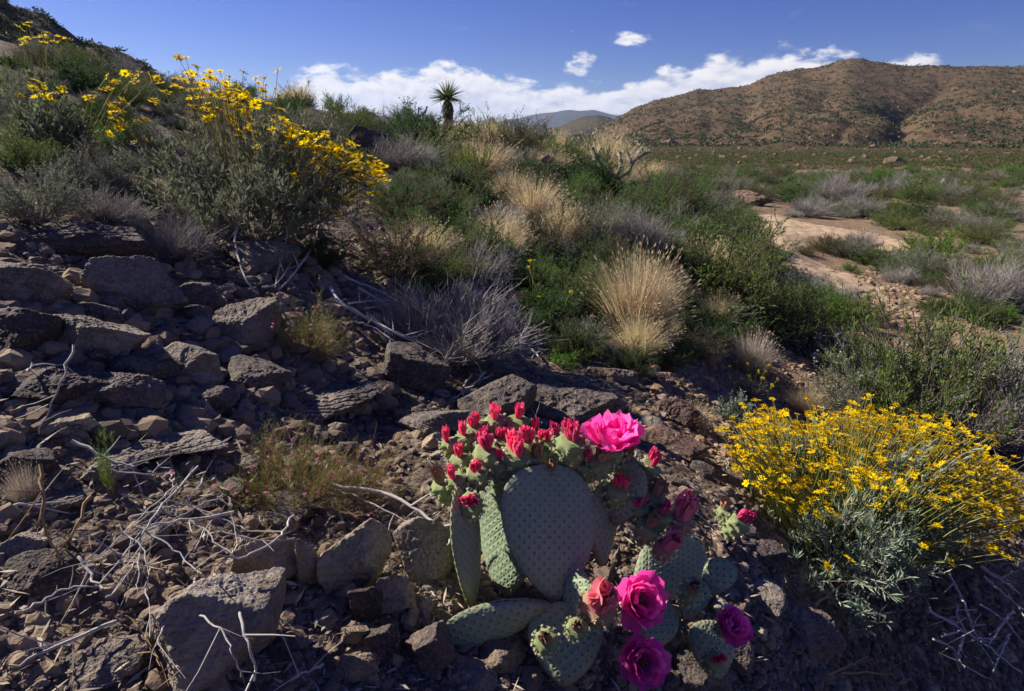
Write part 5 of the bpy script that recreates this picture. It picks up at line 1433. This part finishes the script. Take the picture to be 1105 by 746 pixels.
def pad_mesh(name, seed, w, h, th, m, bend=0.0, sp=.0098, narrow=.62, tufts=True):
    """an obovate pad: base at the origin, growing along +Y, faces +-Z; a lattice of sunken areoles with raised skin between"""
    r = np.random.default_rng(seed)
    nr_, npz = 74, 220
    rr = np.sin(np.linspace(0, np.pi / 2, nr_)); ph = np.arange(npz) * 2 * np.pi / npz
    RR_, PH = np.meshgrid(rr, ph, indexing='ij')
    wob = 1 + .018 * np.sin(PH * 3 + r.uniform(0, 6)) + .012 * np.sin(PH * 5 + r.uniform(0, 6))
    def shape(a, b):
        v = (b + 1) / 2
        prof = (narrow * .45 + (1 - narrow * .45) * np.clip(v, 0, 1) ** .62) * (1.0)
        return a * w / 2 * prof * 1.06, v * h
    def surf(side):
        a, b = RR_ * np.cos(PH) * wob, RR_ * np.sin(PH) * wob
        X, Y = shape(a, b)
        T = th / 2 * np.clip(1 - RR_ ** 2.4, 0, 1) ** .5 * (1.25 - .5 * (b + 1) / 2)
        return X, Y, side * T
    pitch = sp * r.uniform(.95, 1.05); ang = R(r.uniform(35, 55))
    ca, sa = math.cos(ang), math.sin(ang)
    def lattice(X, Y):
        u = (X * ca + Y * sa) / pitch; v = (-X * sa + Y * ca) / pitch
        du, dv = u - np.round(u), v - np.round(v)
        return np.sqrt(du ** 2 + dv ** 2), np.round(u), np.round(v)
    Vs, Fs, ar, rim, n0 = [], [], [], [], 0
    for side in (1, -1):
        X, Y, Z = surf(side)
        d, _, _ = lattice(X, Y)
        edge = np.clip((1 - RR_) * 9, 0, 1)
        disp = (.00115 * np.exp(-(np.maximum(d - .25, 0) / .20) ** 2) - .0017 * np.exp(-(d / .17) ** 2)) * edge + .0010 * (1 - edge) * np.sin(PH * 40)
        disp = disp + .0016 * fbm(np.stack([X.ravel(), Y.ravel(), np.full(X.size, seed * 1.0)], -1) * 22, 3, seed).reshape(X.shape)
        Zb = bend * ((Y / h - .3) ** 2) * h * 1.0 + bend * .6 * (X / w) ** 2 * w
        P = np.stack([X, Y, Z + side * disp + Zb], -1)
        idx = np.arange(nr_ * npz).reshape(nr_, npz); nx = np.roll(idx, -1, 1)
        F = np.stack([idx[:-1], idx[1:], nx[1:], nx[:-1]], -1).reshape(-1, 4)
        if side < 0: F = F[:, ::-1]
        Vs.append(P.reshape(-1, 3)); Fs.append(F + n0); n0 += nr_ * npz
        ar.append((np.exp(-(d / .15) ** 2) * edge).ravel()); rim.append((1 - np.clip((1 - RR_) * 7, 0, 1)).ravel())
    mb = MB()
    for P, F in zip(Vs, Fs): mb.add(P, F - mb.n * 0 - (0 if mb.n == 0 else nr_ * npz) , 0)
    arr, rimm = np.concatenate(ar), np.concatenate(rim)
    # glochid tufts in the areoles and along the rim
    if tufts:
        C, D = [], []
        for u in range(-30, 31):
            for v in range(-30, 31):
                X = (u * ca - v * sa) * pitch; Y = (u * sa + v * ca) * pitch
                vv = Y / h; b = 2 * vv - 1
                if not -.97 < b < .97: continue
                prof = narrow * .45 + (1 - narrow * .45) * np.clip(vv, 0, 1) ** .62
                a = X / (w / 2 * prof * 1.06); q = a * a + b * b
                if q > .95: continue
                T = th / 2 * max(1 - q ** 1.2, 0) ** .5 * (1.25 - .5 * (b + 1) / 2)
                Zb = bend * ((Y / h - .3) ** 2) * h + bend * .6 * (X / w) ** 2 * w
                for s in (1, -1):
                    C.append((X, Y, s * (T - .0012) + Zb)); D.append((a * .4, b * .4, s))
        k = 46
        for i in range(k):
            p_ = i / k * 2 * np.pi; a, b = math.cos(p_), math.sin(p_)
            X, Y = shape(np.array(a), np.array(b))
            C.append((float(X), float(Y), bend * ((float(Y) / h - .3) ** 2) * h + bend * .6 * (float(X) / w) ** 2 * w)); D.append((a, b, 0))
        C, D = np.repeat(np.array(C), 5, 0), np.repeat(norm(np.array(D)), 5, 0)
        n = len(C); D = norm(D + rdirs(n, r) * .75)
        leaves(mb, C, D, rdirs(n, r), r.uniform(.0012, .0028, n), np.full(n, .0006), 1)
        arr = np.concatenate([arr, np.zeros(n * 4)]); rimm = np.concatenate([rimm, np.zeros(n * 4)])
    return mb.mesh(name, [m, M['glochid']], True, {'areole': arr, 'rim': rimm})


CACT = hit(612, 684); DC = depth(CACT)
CT = empty('prickly_pear', CACT)
tag(CT, 'beavertail prickly pear with red buds and magenta flowers among the stones', 'cactus')
CO = np.array(CACT)


def pad(px, py, wpx, hpx, dz, roll, face, th=.020, seed=1, m='pad', bend=0.0, label=None, narrow=.62):
    """base of the pad at a pixel and depth; roll turns the long axis in the picture; face is the way its front looks (x right, y towards the viewer, z up)"""
    d = DC + dz
    base = P3(px, py, d) - CO
    nrm = Vector((face[0], -face[1], face[2])).normalized()
    up0 = Vector((math.sin(R(roll)), .25, math.cos(R(roll))))
    up0 = (up0 - nrm * up0.dot(nrm)).normalized(); xa = up0.cross(nrm).normalized()
    w, h = wpx * d / FPX, hpx * d / FPX
    o = link('pad', pad_mesh('pad', seed, w, h, th, M[m], bend, narrow=narrow), CT)
    M3 = Matrix((xa, up0, nrm)).transposed().to_4x4()
    o.matrix_local = Matrix.Translation(Vector(base)) @ M3
    if label: o['label'] = label
    return o


pad(606, 655, 126, 154, -.030, -4, (.20, .80, .52), .021, 11, bend=.05, narrow=.74)                       # large front pad
pad(546, 645, 118, 158, .035, -7, (-.56, .70, .42), .020, 12, bend=.10, narrow=.72)                       # lit pad behind its left edge
pad(510, 655, 92, 134, -.005, -6, (.97, .22, .10), .018, 13, bend=-.12)                        # narrow pad seen from the side
pad(594, 652, 60, 120, -.050, -105, (.12, .95, .10), .022, 14, bend=.06)                       # lying pad, lower left
pad(648, 612, 70, 92, .035, 20, (.72, .62, .30), .016, 15, 'pad', bend=.1)                    # oblique pad behind
pad(664, 568, 66, 72, .040, 8, (-.55, .72, .42), .016, 16, bend=.08)                           # small lit pad at the top right
pad(684, 640, 96, 122, .060, 60, (.35, .5, .78), .019, 17, bend=-.06)                        # broad right pad, lying back
pad(612, 672, 48, 60, -.045, 24, (-.80, .48, .36), .014, 18)                                  # small pale pad seen obliquely
pad(610, 742, 102, 84, -.085, 6, (.12, .62, .62), .022, 19, bend=.1)                          # bottom pad
pad(688, 700, 58, 66, .0, 42, (.2, .55, .8), .018, 20, bend=.05)                              # bottom right pad
pad(738, 668, 40, 46, .03, 20, (-.4, .75, .5), .014, 21)                                      # half pad on the right
pad(592, 560, 92, 80, .075, 4, (.1, .9, .4), .018, 22)                                        # pad behind the bud row
pad(760, 640, 40, 44, .05, 40, (-.3, .8, .5), .012, 23)                                       # small pad at the right
pad(775, 735, 70, 60, .02, 10, (.3, .6, .7), .018, 24)                                        # shaded pad at the lower right


def petal_surface(mb, n, L, Wd, base_r, open_, curl, r, m=0, z0=0.0, twist=0.0, ruff=.10, nu=7, nv=5):
    """n cupped, ruffled petals round the axis +Z"""
    for i in range(n):
        a = i / n * 2 * np.pi + r.normal() * .12 + twist; l = L * r.uniform(.85, 1.12); w = Wd * r.uniform(.85, 1.15)
        u = np.linspace(0, 1, nu)[:, None]; v = np.linspace(-1, 1, nv)[None]
        wid = w * (.22 + .95 * np.sin(np.clip(u * .95 + .05, 0, 1) ** .8 * np.pi * .62)) * np.where(u > .9, 1 - (u - .9) * 1.6, 1)
        o_ = open_ + r.normal() * .12
        th = o_ * u + curl * u ** 2 * 1.0
        rad = base_r + l * (np.sin(o_) * u + .25 * curl * u ** 2); z = l * (np.cos(o_) * u) - .18 * curl * l * u ** 2 * np.sin(o_)
        X = rad + 0 * v; Y = v * wid * .5; Z = z + .16 * wid * v ** 2 * 1.0
        X = X - .18 * wid * v ** 2
        ru = ruff * l * (u ** 2)
        p1, p2 = r.uniform(0, 6), r.uniform(0, 6)
        Z = Z + ru * np.sin(v * 5 + p1) * .6 + ru * r.normal(size=Z.shape) * .22; X = X + ru * np.cos(v * 4 + p2) * .5 + ru * r.normal(size=X.shape) * .22
        ca, sa = math.cos(a), math.sin(a)
        P = np.stack([X * ca - Y * sa, X * sa + Y * ca, Z + z0], -1)
        idx = np.arange(nu * nv).reshape(nu, nv)
        mb.add(P.reshape(-1, 3), np.stack([idx[:-1, :-1], idx[1:, :-1], idx[1:, 1:], idx[:-1, 1:]], -1).reshape(-1, 4), m)


def ovary(mb, L, Rd, r, m=0, mt=1):
    """knobbly cup set with tan tufts in spirals"""
    nz, npz = 26, 44
    z = np.linspace(0, 1, nz)[:, None]; ph = (np.arange(npz) * 2 * np.pi / npz)[None]
    prof = Rd * (.34 + .66 * np.sin(np.clip(z * 1.05, 0, 1) ** .75 * np.pi * .58)) * np.where(z > .93, 1 - (z - .93) * 4.5, 1)
    GA = 2.39996; K = 34; zc = (np.arange(K) + .5) / K; pc = np.arange(K) * GA
    bump_ = np.zeros((nz, npz))
    for a, b in zip(zc, pc):
        dp = (ph - b + np.pi) % (2 * np.pi) - np.pi
        bump_ += np.exp(-(((z - a) * L) ** 2 + (dp * prof) ** 2) / (Rd * .17) ** 2)
    rad = prof + Rd * .26 * np.clip(bump_, 0, 1.2)
    P = np.stack([rad * np.cos(ph), rad * np.sin(ph), L * z + 0 * ph], -1)
    idx = np.arange(nz * npz).reshape(nz, npz); nx = np.roll(idx, -1, 1)
    mb.add(P.reshape(-1, 3), np.stack([idx[:-1], nx[:-1], nx[1:], idx[1:]], -1).reshape(-1, 4), m)
    mb.add(np.concatenate([P[-1], [[0, 0, L * 1.0]]]), np.array([[i, (i + 1) % npz, npz] for i in range(npz)]), m)
    pr = np.interp(zc, z[:, 0], prof[:, 0]) + Rd * .22
    C = np.stack([pr * np.cos(pc), pr * np.sin(pc), zc * L], -1); D = norm(np.stack([np.cos(pc), np.sin(pc), np.full(K, .45)], -1))
    C, D = np.repeat(C, 12, 0), np.repeat(D, 12, 0); n = len(C)
    leaves(mb, C - D * .0008, norm(D + rdirs(n, r) * .7), rdirs(n, r), np.full(n, Rd * .30), np.full(n, Rd * .11), mt)


def bud_parts(kind_, seed):
    r = np.random.default_rng(seed); ob, tp = MB(), MB()
    if kind_ == 'red':                               # green cup, crumpled crimson tip
        ovary(ob, 1.12, .40, r)
        for j in range(3 + seed % 2):
            t_ = MB(); petal_surface(t_, 6, .46, .30, .05, .06, -.18, r, 0, 0, j, .26)
            Vv = np.concatenate(t_.v) * np.array([.86, .86, 1.05]); sh = np.array([r.normal() * .09, r.normal() * .09, 1.04 + r.uniform(-.1, .20)]); Vv = Vv + sh
            for f in t_.f4: tp.f4.append(f + tp.n)
            for mm in t_.m4: tp.m4.append(mm)
            tp.v.append(Vv); tp.n += len(Vv)
        return ob, [M['bud_skin'], M['spine']], tp, M['bud_tip']
    if kind_ == 'rust':                              # closed brownish bud
        ovary(ob, 1.0, .42, r)
        petal_surface(tp, 7, .62, .42, .20, -.10, -.35, r, 0, .86, 0, .06)
        petal_surface(tp, 6, .66, .40, .12, -.06, -.25, r, 0, .90, .4, .06)
        return ob, [M['bud_skin'], M['spine']], tp, M['bud_rust']
    ovary(ob, .75, .40, r)                            # tall pink bud
    petal_surface(tp, 7, .95, .55, .24, .05, -.42, r, 0, .62, 0, .05)
    petal_surface(tp, 6, 1.05, .52, .16, .0, -.30, r, 0, .66, .5, .05)
    return ob, [M['bud_rust'], M['spine']], tp, M['bud_pink']

BUD = {}
for kk in ('red', 'rust', 'pink'):
    for i in range(5):
        ob, mo, tp, mt = bud_parts(kk, 600 + i)
        BUD[kk, i] = (ob.mesh('bud', mo, True), tp.mesh('bud_tip', mt, True))

def bud(px, py, hpx, kind_, dz, lean=(0, 0), i=0, fat=1.0):
    d = DC + dz; c = P3(px, py, d) - CO; s = hpx * d / FPX / 1.42 * (.84 + .32 * ((i * .618) % 1))
    ax = Vector((lean[0], -lean[1] - .02, 1.0)).normalized()
    me, tip = BUD[kind_, (i * 3) % 5]
    o = link('bud', me, CT); s3 = Matrix.Diagonal((s * fat, s * fat, s, 1))
    o.matrix_local = Matrix.Translation(Vector(c) - ax * s * .78) @ ax.to_track_quat('Z', 'Y').to_matrix().to_4x4() @ Matrix.Rotation(px * .7, 4, 'Z') @ s3
    link('bud_tip', tip, o)

BUDS = [(486, 482, 40, 'red', .06, (-.2, 0)), (479, 524, 42, 'rust', .03, (-.35, .1)), (513, 466, 38, 'red', .08, (-.1, 0)), (534, 460, 38, 'red', .085, (0, 0)), (558, 460, 44, 'red', .085, (.05, 0)), (576, 470, 36, 'red', .08, (.05, 0)),
        (597, 474, 26, 'red', .09, (0, 0)), (579, 496, 42, 'rust', .03, (.05, .1)), (557, 497, 52, 'red', .03, (-.05, .15)), (526, 494, 50, 'red', .02, (-.1, .2)), (515, 514, 44, 'red', .0, (-.1, .4)), (508, 545, 40, 'red', -.03, (-.1, 1.0)),
        (616, 484, 56, 'red', .02, (0, .1)), (648, 500, 46, 'rust', .015, (.05, .2)), (674, 500, 44, 'rust', .05, (0, .1)), (699, 508, 44, 'red', .06, (.35, .1)), (704, 536, 40, 'rust', .05, (.4, .2)), (666, 532, 42, 'red', .025, (.1, .3)),
        (689, 550, 42, 'red', .035, (.1, .3)), (735, 557, 42, 'pink', .04, (.2, .1)), (719, 590, 38, 'pink', .01, (.35, .4)), (699, 570, 36, 'rust', .02, (.3, .3)), (795, 567, 36, 'red', .10, (.55, .2)), (783, 553, 32, 'rust', .12, (-.1, 0)),
        (647, 652, 54, 'pink', -.09, (0, .5)), (589, 692, 40, 'rust', -.10, (-.1, .6)), (622, 678, 40, 'rust', -.10, (0, .6)), (770, 714, 34, 'red', -.02, (.1, .6)), (745, 640, 36, 'rust', .0, (.2, .4)), (498, 500, 36, 'red', .04, (-.2, .1)),
        (500, 478, 36, 'red', .06, (-.1, 0)), (522, 480, 36, 'red', .055, (0, .1)), (568, 484, 38, 'red', .05, (0, .1)), (588, 482, 36, 'red', .06, (.1, 0)), (606, 496, 40, 'red', .03, (0, .1)), (494, 520, 34, 'red', .0, (-.3, .3)), (538, 504, 38, 'red', .02, (0, .2)), (712, 560, 34, 'red', .03, (.3, .2)), (545, 480, 38, 'red', .07, (0, .1)), (594, 510, 34, 'rust', .01, (0, .3)), (632, 505, 36, 'red', .03, (0, .2)), (686, 520, 36, 'rust', .06, (.2, .1))]
for i, (px, py, h, k_, dz, ln) in enumerate(BUDS):
    bud(px, py, h, k_, dz, ln, i, 1.0 if k_ != 'pink' else 1.05)


def flower_meshes(seed):
    r = np.random.default_rng(seed); ob, pe, stm = MB(), MB(), MB()
    ovary(ob, .5, .22, r)
    petal_surface(pe, 8, .62, .48, .12, .92, -.30, r, 0, .44, 0, .10, 9, 7)
    petal_surface(pe, 7, .60, .46, .10, .62, -.32, r, 0, .46, .3, .11, 9, 7)
    petal_surface(pe, 6, .53, .40, .08, .36, -.28, r, 0, .48, .1, .13, 9, 7)
    n = 90; a = r.uniform(0, 6.28, n); q = r.uniform(.02, .14, n)
    Bp = np.stack([np.cos(a) * q * .6, np.sin(a) * q * .6, np.full(n, .48)], -1); Ep = np.stack([np.cos(a) * q * 1.4, np.sin(a) * q * 1.4, r.uniform(.66, .8, n)], -1)
    tubes(stm, np.stack([Bp, (Bp + Ep) / 2, Ep], 1), np.full((n, 3), .006), 4)
    return ob.mesh('flower_cup', [M['bud_skin'], M['spine']]), pe.mesh('flower_petals', M['petal']), stm.mesh('flower_stamens', M['stamen'])

for i, (px, py, wpx, dz, ax, lb) in enumerate([(661, 476, 72, .02, (.0, .12, 1.0), 'brightest magenta flower on the top rim'), (688, 648, 66, -.06, (.25, .75, .75), 'magenta flower beside the large pink bud'), (692, 712, 62, -.09, (.15, .85, .6), 'lowest magenta flower'), (787, 676, 48, .0, (.35, .55, .8), 'small dark magenta flower at the right')]):
    ob, pe, stm = flower_meshes(700 + i)
    d = DC + dz; s = wpx * d / FPX / 1.30; a = Vector((ax[0], -ax[1], ax[2])).normalized(); c = Vector(P3(px, py, d) - CO)
    o = link('flower', ob, CT); o['label'] = lb
    o.matrix_local = Matrix.Translation(c - a * s * .62) @ a.to_track_quat('Z', 'Y').to_matrix().to_4x4() @ Matrix.Scale(s, 4)
    link('petals', pe, o); link('stamens', stm, o)
